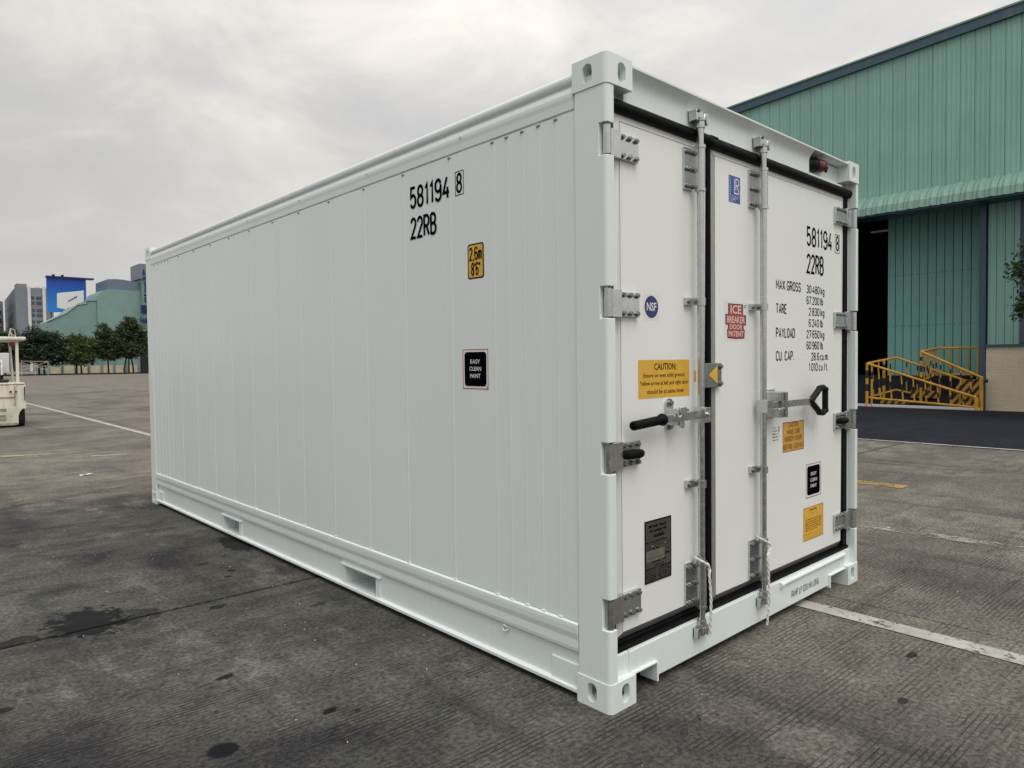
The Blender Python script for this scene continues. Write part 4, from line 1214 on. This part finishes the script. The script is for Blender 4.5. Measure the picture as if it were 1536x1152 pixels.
# lower wall to the right of the door
lw = MB().box(FX + 0.035, FX + 0.25, Y_R, 3.24, 1.66, 5.34).build("lower_wall", M["blue_trim"], wh)
me_lo = sheet_mesh("cladding_sheet", 0.185, 1, 0.012, 0.006, M["green_cladding"])
y = 3.22
while y > Y_R + 0.2:
    y -= 0.185; put("cladding_sheet", me_lo, lw, (FX + random.uniform(-0.002, 0.002), y, 1.70), (1, 1, 3.6))
MB().box(FX - 0.03, FX + 0.3, Y_R, 3.24, -0.02, 1.632).build("brick_plinth", M["cream_brick"], wh)
MB().box(FX - 0.07, FX + 0.2, Y_R, 3.25, 1.634, 1.70).build("sill_flashing", M["blue_trim"], wh)
MB().box(FX - 0.06, FX + 0.30, 3.252, 3.40, -0.02, 5.33).build("column", M["blue_trim"], wh, 0.01)
MB().box(FX - 0.05, FX - 0.003, 2.36, 2.53, 1.71, 5.30).build("downpipe", M["blue_trim"], wh, 0.02)
# sliding door, set behind the column
XD = 20.5; kd = (XD + 2.116) / (FX + 2.116)
def at_door(y, z): return (-1.742 + (y + 1.742) * kd, 1.402 + (z - 1.402) * kd)
yl, zt = at_door(5.63, 5.13); yr, zb_ = at_door(3.39, 0.87)
sd = MB().box(XD + 0.035, XD + 0.12, yr - 0.4, yl, zb_, zt + 0.6).build("sliding_door", M["blue_trim"], wh)
pd = (yl - yr) / 11.0
me_d = sheet_mesh("door_sheet", pd, 1, 0.004, 0.010, M["door_cladding"])
for k in range(-2, 11):
    put("door_sheet", me_d, sd, (XD + random.uniform(-0.004, 0.004), yr + k * pd, zb_ + 0.02), (1, 1, zt + 0.55 - zb_))
scr = MB()
for k in range(0, 11):
    for z in (at_door(5, 3.68)[1], at_door(5, 2.27)[1]):
        for dy in (0.05, pd - 0.05): scr.tube([(XD - 0.004, yr + k * pd + dy, z), (XD - 0.016, yr + k * pd + dy, z)], 0.014, 6)
o = scr.build("door_screws", M["blue_trim"], sd); o["kind"] = "stuff"
# interior and closing walls
ZF = 0.84
MB().box(FX + 1.2, 45, 3.41, 12.0, ZF - 0.3, ZF).build("dock_floor", M["asphalt_dark"], wh)
mb = MB().add([(FX - 0.22, 3.405, 0.006), (FX - 0.22, 12.0, 0.006), (FX + 1.2, 12.0, ZF), (FX + 1.2, 3.405, ZF), (FX - 0.22, 3.405, -0.05), (FX - 0.22, 12.0, -0.05), (FX + 1.2, 12.0, -0.05), (FX + 1.2, 3.405, -0.05)],
         [(0, 3, 2, 1), (0, 4, 7, 3), (1, 2, 6, 5)])
mb.build("dock_ramp", M["asphalt_dark"], wh)
MB().box(FX + 0.25, FX + 0.45, 10.6, Y_L, -0.02, 5.6).build("wall_behind", M["green_cladding"], wh)
MB().box(FX + 26, FX + 26.2, Y_R, Y_L, -0.02, 12.0).build("rear_wall", M["dark_void"], wh)  # coloured near black so the interior reads as unlit
MB().box(FX + 0.26, FX + 26, Y_R, Y_R + 0.15, -0.02, roof_z(Y_R) - 0.1).build("side_wall", M["green_cladding"], wh)
MB().box(FX + 0.26, FX + 26, Y_L - 0.15, Y_L, -0.02, roof_z(Y_L) - 0.1).build("side_wall", M["green_cladding"], wh)
mb = MB(); mb.box(FX - 0.36, FX - 0.24, 3.30, 6.35, 0.0, 0.075)
tag(mb.build("kerb_bar", M["far_white"], None, 0.01), "low white kerb bar under the yellow safety railings", "kerb")

t_ = NT("lamp_glow"); t_.fin((0.3, 0.28, 0.25), 0.5); t_.b.inputs["Emission Color"].default_value = (1.0, 0.82, 0.6, 1); t_.b.inputs["Emission Strength"].default_value = 0.04
MB().box(26.0, 26.2, 8.0, 8.6, 6.13, 6.17).build("ceiling_lamp", M["lamp_glow"], wh)
for k in range(4):
    MB().box(24 + 4 * k, 24.25 + 4 * k, 3.5, 23, 7.0, 7.4).build("roof_truss", M["blue_trim"], wh)

# ---------------------------------------------------------------- yellow and black safety railings
YE, BL = M["safety_yellow"], M["safety_black"]
def band_post(parent, a, b, r, nm, bands):
    a, b = Vector(a), Vector(b); mb = MB(); t0 = 0.0
    for t1, mi in bands:
        mb.tube([a.lerp(b, t0), a.lerp(b, t1)], r, 8, mi); t0 = t1
    return mb.build(nm, [YE, BL], parent)
def fence_run(parent, t0, t1, b0, b1, n, rr=0.033, bands=((0.30, 0), (0.55, 1), (1.0, 0)), skip_bottom=False):
    t0, t1, b0, b1 = map(Vector, (t0, t1, b0, b1))
    MB().tube([t0, t1], rr, 10).build("top_rail", YE, parent)
    if not skip_bottom: MB().tube([b0, b1], rr * 0.85, 8).build("bottom_rail", YE, parent)
    for k in range(1, n):
        t = k / n
        band_post(parent, b0.lerp(b1, t), t0.lerp(t1, t), 0.020, "baluster", bands)
ra = thing("safety_railing", "low yellow and black railing sloping down along the front of the dock ramp", "railing", (18.88, 4.7, 0), "safety railings at the dock ramp")
A0, A1 = (18.86, 6.05, 1.234), (18.86, 3.365, 0.335)
C0, C1 = (19.45, 5.48, 1.393), (19.45, 3.83, 0.775)
fence_run(ra, A0, A1, (18.86, 5.97, 0.252), (18.86, 3.365, 0.085), 9, bands=((0.34, 0), (0.62, 1), (1.0, 0)))
fence_run(ra, A0, C0, (18.86, 6.02, 0.26), (19.45, 5.48, 0.47), 5, bands=((0.2, 0), (0.42, 1), (0.62, 0), (0.85, 1), (1, 0)))
fence_run(ra, C0, C1, (19.45, 5.48, 0.47), (19.45, 3.83, 0.10), 6, bands=((0.35, 0), (0.6, 1), (0.8, 0), (0.95, 1), (1, 0)))
band_post(ra, (18.86, 6.05, 0.0), A0, 0.04, "post", ((0.36, 0), (0.52, 1), (0.66, 0), (0.84, 1), (1.0, 0)))
band_post(ra, (18.86, 5.92, 0.0), (18.86, 5.92, 1.19), 0.028, "post", ((0.66, 0), (0.84, 1), (1.0, 0)))
band_post(ra, (18.86, 3.365, 0.0), (18.86, 3.365, 0.345), 0.05, "post", ((1.0, 0),))
band_post(ra, (19.45, 3.83, 0.10), (19.45, 3.83, 0.78), 0.035, "post", ((0.3, 0), (0.5, 1), (1.0, 0)))
band_post(ra, (19.20, 5.72, 0.2), (19.20, 5.72, 1.32), 0.04, "post", ((0.35, 0), (0.55, 1), (0.75, 0), (0.9, 1), (1.0, 0)))
rb = thing("safety_railing", "taller yellow railing with flat top and striped board beside the blue column", "railing", (19.1, 4.0, 0), "safety railings at the dock ramp")
L0, L1, L2, LO = (19.0, 4.70, 1.546), (19.7, 4.46, 1.640), (19.7, 3.53, 1.632), (18.93, 3.255, 0.845)
fence_run(rb, L0, LO, (19.0, 4.70, 0.55), (18.95, 3.30, 0.06), 6, bands=((0.3, 0), (0.5, 1), (0.72, 0), (0.86, 1), (1.0, 0)), skip_bottom=True)
fence_run(rb, L0, L1, (19.0, 4.70, 0.75), (19.7, 4.46, 0.95), 6, bands=((0.25, 0), (0.45, 1), (1.0, 0)))
fence_run(rb, L1, L2, (19.7, 4.46, 0.92), (19.7, 3.53, 0.90), 4, bands=((1.0, 0),))
band_post(rb, (19.0, 4.70, 0.15), L0, 0.036, "post", ((0.30, 0), (0.50, 1), (0.6, 0), (0.72, 1), (0.82, 0), (0.9, 1), (1.0, 0)))
band_post(rb, (19.7, 3.53, 0.3), L2, 0.045, "post", ((1.0, 0),))
band_post(rb, (18.93, 3.275, 0.0), (18.93, 3.275, 0.86), 0.045, "post", ((1.0, 0),))
mb = MB(); mb.tube([(18.93, 3.21, 0.77), (18.93, 3.14, 0.77)], 0.05, 10); mb.build("rail_wheel", BL, rb)
def hazard_mat():
    t = NT("hazard_stripes")
    g = t.new("ShaderNodeNewGeometry"); sp = t.new("ShaderNodeSeparateXYZ"); t.l.new(g.outputs["Position"], sp.inputs[0])
    ph = t.math('ADD', t.math('MULTIPLY', sp.outputs[1], 5.3), t.math('MULTIPLY', sp.outputs[2], 4.2))
    fr = t.math('FRACT', ph)
    t.fin(t.mix(t.math('GREATER_THAN', fr, 0.52), (0.016, 0.015, 0.014), (0.50, 0.27, 0.035)), 0.55)
hazard_mat()
mb = MB(); mb.add([(19.02, 4.02, 0.12), (18.99, 3.30, 0.04), (18.99, 3.30, 0.80), (19.02, 3.80, 0.80), (19.05, 4.02, 0.12), (19.02, 3.30, 0.04), (19.02, 3.30, 0.80), (19.05, 3.80, 0.80)],
    [(0, 1, 2, 3), (4, 7, 6, 5), (0, 4, 5, 1), (1, 5, 6, 2), (2, 6, 7, 3), (3, 7, 4, 0)]); mb.build("striped_board", M["hazard_stripes"], rb)
mb = MB(); mb.box(19.30, 19.34, 4.35, 5.05, 0.27, 0.47); mb.build("striped_board", M["hazard_stripes"], rb)
mb = MB(); mb.box(19.00, 19.04, 5.0, 5.75, 0.10, 0.22); mb.build("striped_board", M["hazard_stripes"], ra)

# ---------------------------------------------------------------- trees
def tree(name, label, base, height, trunk_h, lobes, nleaf, leaf, mat, seed, trunks=1, group=None, tr=0.16):
    rnd = random.Random(seed); bx_, by_ = base
    t = thing(name, label, "tree", (bx_, by_, 0), group)
    mb = MB()
    for k in range(trunks):
        ox = 0 if trunks == 1 else (k - (trunks - 1) / 2) * tr * 5
        top = Vector((bx_ + ox * 0.6 + rnd.uniform(-.1, .1), by_, trunk_h * 1.15))
        mb.tube([(bx_ + ox, by_, -0.05), (bx_ + ox, by_, trunk_h * 0.4), top], [tr * 1.25, tr, tr * 0.75], 9)
        for (lx, ly, lz, rx, ry, rz) in lobes:
            c = Vector((bx_ + lx, by_ + ly, lz))
            mb.tube([top, top.lerp(c, 0.5) + Vector((0, 0, 0.1)), c], [tr * 0.6, tr * 0.38, tr * 0.15], 6)
    mb.build("trunk", M["bark"], t)
    v = []; f = []
    tot = sum(l[3] * l[4] + l[4] * l[5] + l[3] * l[5] for l in lobes)
    for (lx, ly, lz, rx, ry, rz) in lobes:
        n = int(nleaf * (rx * ry + ry * rz + rx * rz) / tot)
        ncl = max(6, n // 45)
        cl = []
        for _ in range(ncl):
            while True:
                d = Vector((rnd.uniform(-1, 1), rnd.uniform(-1, 1), rnd.uniform(-1, 1)))
                if 0.05 < d.length <= 1: break
            d = d.normalized() * (0.55 + 0.50 * rnd.random())
            cl.append(Vector((lx + d.x * rx, ly + d.y * ry, lz + d.z * rz)))
        cr = 0.30 * min(rx, ry, rz) + leaf * 0.6
        for i in range(n):
            c = cl[i % ncl]
            p = c + Vector((rnd.gauss(0, .55), rnd.gauss(0, .55), rnd.gauss(0, .42))) * cr
            p += Vector((bx_, by_, 0))
            a = Vector((rnd.uniform(-1, 1), rnd.uniform(-1, 1), rnd.uniform(-.6, .6))).normalized()
            b = a.cross(Vector((rnd.uniform(-1, 1), rnd.uniform(-1, 1), rnd.uniform(-1, 1)))).normalized()
            s = leaf * rnd.uniform(0.7, 1.3); q = len(v)
            v += [p - a * s, p + b * s * 0.42, p + a * s, p - b * s * 0.42]; f.append((q, q + 1, q + 2, q + 3))
    MB().add(v, f).build("crown", mat, t)
    return t
LF = M["leaf_far"]
TG = "trees in front of the distant green building"
tree("street_tree", "broad dark leafy tree left of the row, behind the forklift", (21.2, 150), 8.7, 2.4,
     [(-2.4, 0, 4.6, 2.2, 2.2, 2.5), (-.6, .5, 6.5, 2.0, 2.0, 2.1), (1.4, .5, 5.7, 2.0, 2.0, 2.3), (2.9, 0, 4.6, 1.8, 1.8, 2.3), (0, -1, 3.6, 3.6, 2, 1.9)], 15000, 0.25, M["leaf_far_dark"], 1, 2, TG)
tree("street_tree", "leafy tree at the far left edge behind the forklift roof", (16.0, 152), 8.2, 2.4,
     [(-1.5, 0, 4.8, 2.2, 2.2, 2.6), (1.0, .5, 5.4, 2.5, 2.2, 2.6)], 9000, 0.25, LF, 2, 1, TG)
tree("street_tree", "small rounded tree, lowest of the row, under the blue billboard", (26.9, 149), 7.5, 2.0,
     [(-1.3, 0, 4.5, 1.9, 1.8, 2.1), (1.1, 0, 4.7, 1.9, 1.8, 2.2), (0, .4, 5.8, 1.7, 1.6, 1.7), (0, -.6, 3.3, 2.6, 1.7, 1.5)], 12000, 0.22, M["leaf_far_light"], 3, 2, TG)
tree("street_tree", "medium tree with knobbly crown beside the tallest tree of the row", (32.0, 150), 9.6, 2.4,
     [(-.6, 0, 8.0, 1.2, 1.2, 1.5), (.5, 0, 6.6, 1.4, 1.4, 1.4), (-1.4, 0, 5.6, 1.4, 1.4, 1.6), (1.0, 0, 4.8, 1.6, 1.6, 1.8), (-.3, -.5, 3.8, 1.8, 1.5, 1.2)], 12000, 0.22, LF, 4, 1, TG)
tree("street_tree", "tallest dark tree of the row, close to the container's far corner", (35.3, 149), 11.3, 2.4,
     [(.4, 0, 9.4, 1.3, 1.3, 1.7), (-.8, 0, 7.9, 1.3, 1.3, 1.5), (1.6, 0, 7.9, 1.3, 1.3, 1.3), (-1.7, 0, 5.7, 1.6, 1.6, 1.7), (2.0, 0, 6.0, 1.6, 1.6, 1.9), (.3, -.5, 4.6, 2.3, 1.8, 1.6)], 17000, 0.23, LF, 5, 3, TG)
tree("street_tree", "tree partly hidden behind the container's far edge", (41.0, 151), 9.0, 2.4,
     [(-.6, 0, 7.0, 1.8, 1.8, 2.2), (.6, 0, 5.2, 2.2, 2, 2.2)], 5000, 0.23, LF, 6, 1, TG)
tree("leafy_tree", "green tree whose leaves reach in at the right edge before the warehouse", (17.0, -0.3), 5.4, 2.0,
     [(0.0, 2.05, 3.30, .62, .50, .60), (0, 1.5, 3.9, .7, .75, .75), (0.1, 2.3, 2.55, .35, .35, .30), (0, .6, 4.4, 1.2, 1.2, 1.1), (0, -.8, 4.0, 1.4, 1.4, 1.3), (0, .5, 3.0, 1.2, 1.1, .8)], 16000, 0.055, M["leaf_near"], 9, 1, None, 0.10)
mb = MB(); mb.box(5, 60, 146.5, 153.5, -0.02, 0.16); structure(mb.build("verge", M["asphalt_dark"]), "dark verge under the distant trees")

# ---------------------------------------------------------------- distant green hall, tower, billboard, office blocks
gh = thing("factory_hall", "distant green hall with curved stepped roof behind the row of trees", "building", (34, 165, 0))
lo = [(24.6, 0), (24.6, 10.5), (28.1, 12.4), (30.0, 14.1), (31.7, 14.5), (31.8, 15.1), (33.52, 15.2), (33.52, 0)]
hi = [(33.54, 0), (33.54, 15.4), (33.7, 16.2), (34.1, 16.9), (34.7, 17.4), (35.5, 17.7), (41.4, 17.7), (52, 17.7), (52, 0)]
MB().prism(lo, 'y', 165, 175).build("lower_hall", M["far_green"], gh)
MB().prism(hi, 'y', 164.6, 176).build("upper_hall", M["far_green"], gh)
MB().prism([(35.55, 17.72), (35.6, 19.8), (37.2, 19.95), (38.8, 19.9), (41.4, 19.5), (52, 18.4), (52, 17.72)], 'y', 164.7, 175).build("roof_parapet", M["far_blue_grey"], gh)
mb = MB()
for a, b in zip(lo[1:-2], lo[2:-1]): mb.tube([(a[0], 164.95, a[1]), (b[0], 164.95, b[1])], 0.12, 6)
mb.build("roof_edge", M["far_blue_grey"], gh)
x = 24.9
while x < 41.0:
    if not 33.0 < x < 34.2:
        MB().box(x, x + 1.75, 164.35, 164.9 if x < 33.4 else 164.5, 0, 1.65).build("base_panel", M["cream_wall"], gh)
    x += 2.35
x = 24.7
while x < 41.2:
    MB().box(x, x + 0.22, 164.4, 164.98 if x < 33.4 else 164.55, 0, 5.0).build("pilaster", M["far_green"], gh); x += 2.35
MB().box(41.5, 47.0, 163.8, 164.5, 0, 5.9).build("gate_opening", M["dark_void"], gh)  # solid box; the gateway's inner shade is put into its colour
MB().box(31.9, 32.6, 164.6, 164.95, 0.2, 3.2).build("doorway", M["dark_void"], gh)  # solid near-black box painted as a shaded entrance
tw = thing("stair_tower", "blue-grey tower with dark sign letters at the container's far top corner", "building", (45, 163, 0))
MB().box(41.4, 50, 163, 170, 20.2, 23.4).build("tower_top", M["far_tower_grey"], tw)
MB().box(41.9, 50, 163.4, 170, 6.0, 20.2).build("tower_shaft", M["far_green"], tw)
sg = M["sticker_navy"]
def stroke_sign(nm, segs, r, z=0):
    mb = MB()
    for a, b in segs:
        v_, f_ = ribbon2d([a, b], r)
        n = len(v_)
        for f4 in f_:
            mb.add([(v_[i][0], 162.85, v_[i][1]) for i in f4] + [(v_[i][0], 163.1 if v_[i][1] > 20.3 else 163.42, v_[i][1]) for i in f4], [(0, 1, 2, 3), (0, 4, 5, 1), (1, 5, 6, 2), (2, 6, 7, 3), (3, 7, 4, 0)])
    mb.build(nm, sg, tw)
stroke_sign("sign_letter", [((42.0, 20.9), (42.2, 22.2)), ((42.2, 22.2), (42.45, 20.9))], 0.16)
stroke_sign("sign_letter", [((42.6, 22.2), (43.3, 22.2)), ((42.95, 22.2), (42.95, 20.9))], 0.16)
stroke_sign("sign_bar", [((42.0, 20.42), (44.5, 20.42))], 0.34)
stroke_sign("sign_letter", [((42.45, 19.6), (42.5, 18.0)), ((42.5, 17.9), (42.35, 17.3))], 0.14)
stroke_sign("sign_letter", [((42.3, 16.9), (42.65, 16.6)), ((42.35, 16.2), (42.6, 15.9)), ((42.45, 15.7), (42.5, 15.2))], 0.3)
for k in range(4):
    xk = 41.62 + 0.62 * k
    stroke_sign("sign_letter", [((xk, 12.9), (xk, 14.5)), ((xk + .42, 12.9), (xk + .42, 14.6)), ((xk - .05, 14.3), (xk + .5, 14.4)), ((xk - .05, 13.7), (xk + .5, 13.75)), ((xk - .05, 13.05), (xk + .5, 13.05))], 0.17)
for k in range(5):
    xk = 41.3 + 0.5 * k
    stroke_sign("sign_letter", [((xk, 10.9), (xk + .15, 11.9 - .2 * (k % 2))), ((xk + .15, 11.4), (xk + .36, 10.9))], 0.16)

bb = thing("billboard", "blue billboard showing a white container, standing behind the distant green hall", "billboard", (31, 181, 0))
def bill_mat():
    t = NT("billboard_print")
    g = t.new("ShaderNodeNewGeometry"); sp = t.new("ShaderNodeSeparateXYZ"); t.l.new(g.outputs["Position"], sp.inputs[0])
    c = t.mix(t.ramp(sp.outputs[2], 13.6, 21.2), (0.020, 0.210, 0.62), (0.004, 0.055, 0.36))
    t.fin(c, 0.4)
bill_mat()
face = [(27.4, 13.5), (34.9, 13.9), (34.95, 21.15), (27.4, 21.3)]
MB().prism(face, 'y', 181, 181.6).build("board", M["billboard_print"], bb)
PB = lambda u, w_, d: (u, 181 - d, w_)
mb = MB(); poly2d(mb, PB, [(29.2, 14.6), (31.6, 14.1), (34.35, 14.4), (34.45, 18.7), (29.25, 17.8)], 0.05, 0)
for k in range(5):
    a = 31.4 + 0.36 * k; b = 15.9 + 0.24 * k
    vv, ff = ribbon2d([(a, b), (a + 0.12, b + 0.55)], 0.13); mb.add([PB(p, q, 0.10) for p, q in vv], ff, 1)
    vv, ff = ribbon2d([(a + 0.1, b + 0.3), (a + 0.3, b + 0.5)], 0.11); mb.add([PB(p, q, 0.12) for p, q in vv], ff, 1)
mb.build("printed_container", [M["sticker_white"], M["sticker_blue"]], bb)
MB().box(27.3, 36.5, 180.6, 182.2, 21.2, 21.55).build("top_canopy", M["sticker_navy"], bb)
for x in (28.2, 31, 34.2): MB().box(x - .15, x + .15, 181.7, 182, 0, 21).build("post", M["far_tower_grey"], bb)
mb = MB(); mb.tube([(28.5, 180.8, 21.7), (28.7, 180.2, 21.7)], 0.2, 8); mb.tube([(30.2, 180.8, 21.7), (30.4, 180.2, 21.7)], 0.2, 8); mb.build("flood_lamps", BL, bb)

ob = thing("office_block", "distant grey office block with two white pilasters, left of the billboard", "building", (42, 300, 0))
mb = MB(); mb.prism([(37.2, 300), (48.5, 300), (53, 365), (41.7, 365)], 'z', 0, 30.0); mb.build("wall", M["far_concrete"], ob)
for x in (40.7, 45.2): MB().box(x, x + 0.9, 299.5, 300.2, 0, 30.4).build("pilaster", M["far_white"], ob)
for z in (26.4, 24.6, 21.9, 20.2, 17.8, 16.1, 13.4):
    for x0, x1 in ((41.8, 42.7), (43.3, 44.9)):
        MB().box(x0, x1, 299.85, 300.1, z - 0.5, z + 0.5).build("window", M["far_window"], ob)
for k in range(6):
    for r in range(6):
        t0 = 0.08 + k * 0.155; ax, ay = 37.2 + 4.5 * t0, 300 + 65 * t0
        mb = MB(); mb.add([(ax - .12, ay, 27 - r * 3.6), (ax + .55, ay + 7.6, 27 - r * 3.6), (ax + .55, ay + 7.6, 25 - r * 3.6), (ax - .12, ay, 25 - r * 3.6),
                           (ax + .1, ay, 27 - r * 3.6), (ax + .77, ay + 7.6, 27 - r * 3.6), (ax + .77, ay + 7.6, 25 - r * 3.6), (ax + .1, ay, 25 - r * 3.6)],
                          [(0, 1, 2, 3), (0, 4, 5, 1), (1, 5, 6, 2), (2, 6, 7, 3), (3, 7, 4, 0)])
        mb.build("window", M["far_tower_grey"], ob)
o2 = thing("office_block", "grey block at the far left edge of the picture, with pale balconies", "building", (27, 312, 0))
MB().box(14, 33.4, 312, 350, 0, 31.3).build("wall", M["far_concrete"], o2)
MB().box(33.45, 37.0, 330, 350, 0, 27.0).build("stair_wing", M["far_concrete"], o2)
for z in (24, 20.8, 17.6, 14.4, 11):
    MB().box(34.0, 36.0, 329.4, 330.1, z - .35, z + .35).build("balcony", M["far_white"], o2)
    MB().box(34.0, 36.4, 329.8, 330.1, z - 1.7, z - .6).build("window", M["far_window"], o2)
    for x in (24, 27, 30): MB().box(x, x + 1.6, 311.8, 312.1, z - .8, z + .8).build("window", M["far_window"], o2)

# white van and pipe frame far behind the forklift
vn = thing("box_van", "white box van parked far away behind the forklift", "van", (8.9, 101, 0))
MB().box(7.2, 10.3, 100, 105.5, 0.75, 3.15).build("cargo_box", M["far_white"], vn, 0.05)
mb = MB().prism([(97.8, 0.55), (99.9, 0.55), (99.9, 2.35), (98.7, 2.35), (97.9, 1.5)], 'x', 7.4, 9.4); mb.build("cab", M["far_white"], vn, 0.05)
mb = MB(); mb.box(7.6, 9.2, 97.93, 98.35, 1.55, 2.2); mb.build("windscreen", M["far_window"], vn)
for x in (7.35, 9.25):
    for y in (98.6, 103.8): MB().tube([(x, y, 0.42), (x + 0.22, y, 0.42)], 0.42, 16).build("wheel", M["tyre_rubber"], vn)
pf = thing("pipe_frame", "low tangle of white pipes beside the distant trees behind the forklift", "frame", (18.5, 142, 0))
for (a, b) in (((17.2, 142, 2.2), (20.8, 142, 0.9)), ((17.2, 142, 0.9), (20.8, 142, 2.3)), ((17.0, 142, 1.6), (21.0, 142, 1.6)), ((17.1, 142, 0), (17.1, 142, 2.5)), ((19.0, 142, 0), (19.0, 142, 2.2)), ((20.9, 142, 0), (20.9, 142, 2.4)), ((17.0, 142, 2.5), (21.0, 142.2, 2.35))):
    MB().tube([a, b], 0.045, 6).build("pipe", M["cream_wall"], pf)

# ---------------------------------------------------------------- forklift at the left edge
FW, FR = M["fork_white"], M["fork_rust"]
fk = thing("forklift", "old cream white forklift with overhead guard, seen from behind at the left edge", "forklift", (0.1, 19.3, 0))
def mx(x): return 0.19 - x            # mirror about the truck's centre line (x = 0.095)
cw = [(18.30, 0.07), (18.26, 0.45), (18.27, 0.98), (18.33, 1.00), (18.95, 1.00), (18.95, 0.07)]
o = MB().prism(cw, 'x', mx(0.62), 0.625).build("counterweight", FW, fk)
carve(o, [MB().prism([(0.470, -0.1), (0.472, 0.26), (0.50, 0.36), (0.555, 0.425), (0.70, 0.44), (0.80, 0.44), (0.80, -0.1)], 'y', 18.0, 19.2), MB().prism([(mx(0.470), -0.1), (mx(0.472), 0.26), (mx(0.50), 0.36), (mx(0.555), 0.425), (mx(0.70), 0.44), (mx(0.80), 0.44), (mx(0.80), -0.1)], 'y', 18.0, 19.2),
          MB().box(-0.08, 0.24, 18.0, 18.34, 0.36, 0.44), MB().box(0.11, 0.215, 18.0, 18.33, 0.20, 0.28)])
add_bevel(o, 0.018, 2)
MB().box(mx(0.61), 0.615, 18.27, 19.75, 1.002, 1.045).build("deck_lid", FW, fk, 0.012)
MB().box(mx(0.60), 0.605, 18.96, 20.30, 0.30, 1.0).build("body", FW, fk, 0.02)
MB().box(0.40, 0.41, 18.20, 18.262, 0.50, 0.97).build("panel_joint", FR, fk)
MB().box(mx(0.56), 0.46, 18.285, 18.32, 0.05, 0.10).build("bumper_strip", FR, fk)
MB().box(0.10, 0.225, 18.262, 18.30, 0.185, 0.30).build("tail_plate", FR, fk, 0.006)
mb = MB(); mb.box(mx(0.67), 0.675, 18.33, 20.15, 2.045, 2.13); mb.build("guard_roof", FW, fk, 0.025)
for s in (lambda x: x, mx):
    mb = MB(); a, b = sorted((s(0.470), s(0.530))); mb.box(a, b, 18.40, 18.47, 1.04, 2.05); mb.build("rear_pillar", FW, fk, 0.008)
    mb = MB(); mb.tube([(s(0.545), 19.55, 1.04), (s(0.545), 19.95, 2.06)], 0.028, 8); mb.build("front_pillar", FW, fk)
    MB().tube([(s(0.475), 18.62, 0.235), (s(0.615), 18.62, 0.235)], 0.238, 24).build("rear_wheel", M["tyre_rubber"], fk, 0.02)
    MB().tube([(s(0.44), 20.05, 0.30), (s(0.62), 20.05, 0.30)], 0.30, 24).build("front_wheel", M["tyre_rubber"], fk, 0.02)
    mb = MB(); a, b = sorted((s(0.33), s(0.40))); mb.box(a, b, 20.45, 20.58, 0.08, 2.2); mb.build("mast_channel", BL, fk)
    mb = MB(); a, b = sorted((s(0.26), s(0.38))); mb.box(a, b, 20.58, 21.6, 0.05, 0.09); mb.box(a, b, 20.58, 20.63, 0.05, 0.6); mb.build("fork", BL, fk)
MB().box(-0.2, 0.37, 18.75, 19.35, 1.046, 1.12).build("seat", BL, fk, 0.03)
MB().prism([(18.72, 1.10), (18.84, 1.10), (18.76, 1.58), (18.68, 1.58)], 'x', -0.17, 0.20).build("seat_back", BL, fk, 0.03)
mb = MB(); mb.tube([(0.095 + 0.17 * math.cos(a), 19.62 - 0.06 * math.sin(a), 1.42 + 0.16 * math.sin(a)) for a in [k * math.pi / 8 for k in range(17)]], 0.014, 6); mb.tube([(0.095, 19.62, 1.42), (0.095, 19.8, 1.05)], 0.02, 6)
mb.build("steering_wheel", BL, fk)
MB().box(0.345, 0.455, 18.36, 18.42, 1.90, 2.01).build("tail_lamp", M["red_plastic"], fk, 0.008)
mb = MB()
for (a, b) in (((0.36, 18.5, 2.13), (0.40, 18.5, 2.33)), ((0.40, 18.5, 2.33), (0.49, 18.6, 2.30)), ((0.49, 18.6, 2.30), (0.51, 18.6, 2.13)), ((0.38, 18.5, 2.24), (0.50, 18.6, 2.14)), ((0.40, 18.5, 2.33), (0.44, 18.7, 2.13))):
    mb.tube([a, b], 0.009, 5)
mb.build("roof_bracket", FW, fk)
MB().box(-0.6, 0.8, 18.26, 18.31, 0.055, 0.07).build("hem", FR, fk) if False else None

for x in (0.33, 0.43): MB().tube([(x, 18.262, 0.84), (x, 18.225, 0.84)], 0.022, 10).build("rear_lamp", M["red_plastic"], fk)
MB().box(-0.30, 0.40, 18.245, 18.27, 0.70, 0.715).build("panel_joint", FR, fk)
MB().tube([(0.60, 18.24, 0.62), (0.60, 18.24, 0.95)], 0.012, 6).build("hose", BL, fk)


MB().box(39, 42, 310, 316, 30.0, 32.2).build("roof_house", M["far_concrete"], ob)
for x in (44, 46.2): MB().box(x, x + 1.2, 304, 306, 30.0, 31.0).build("roof_unit", M["far_white"], ob)
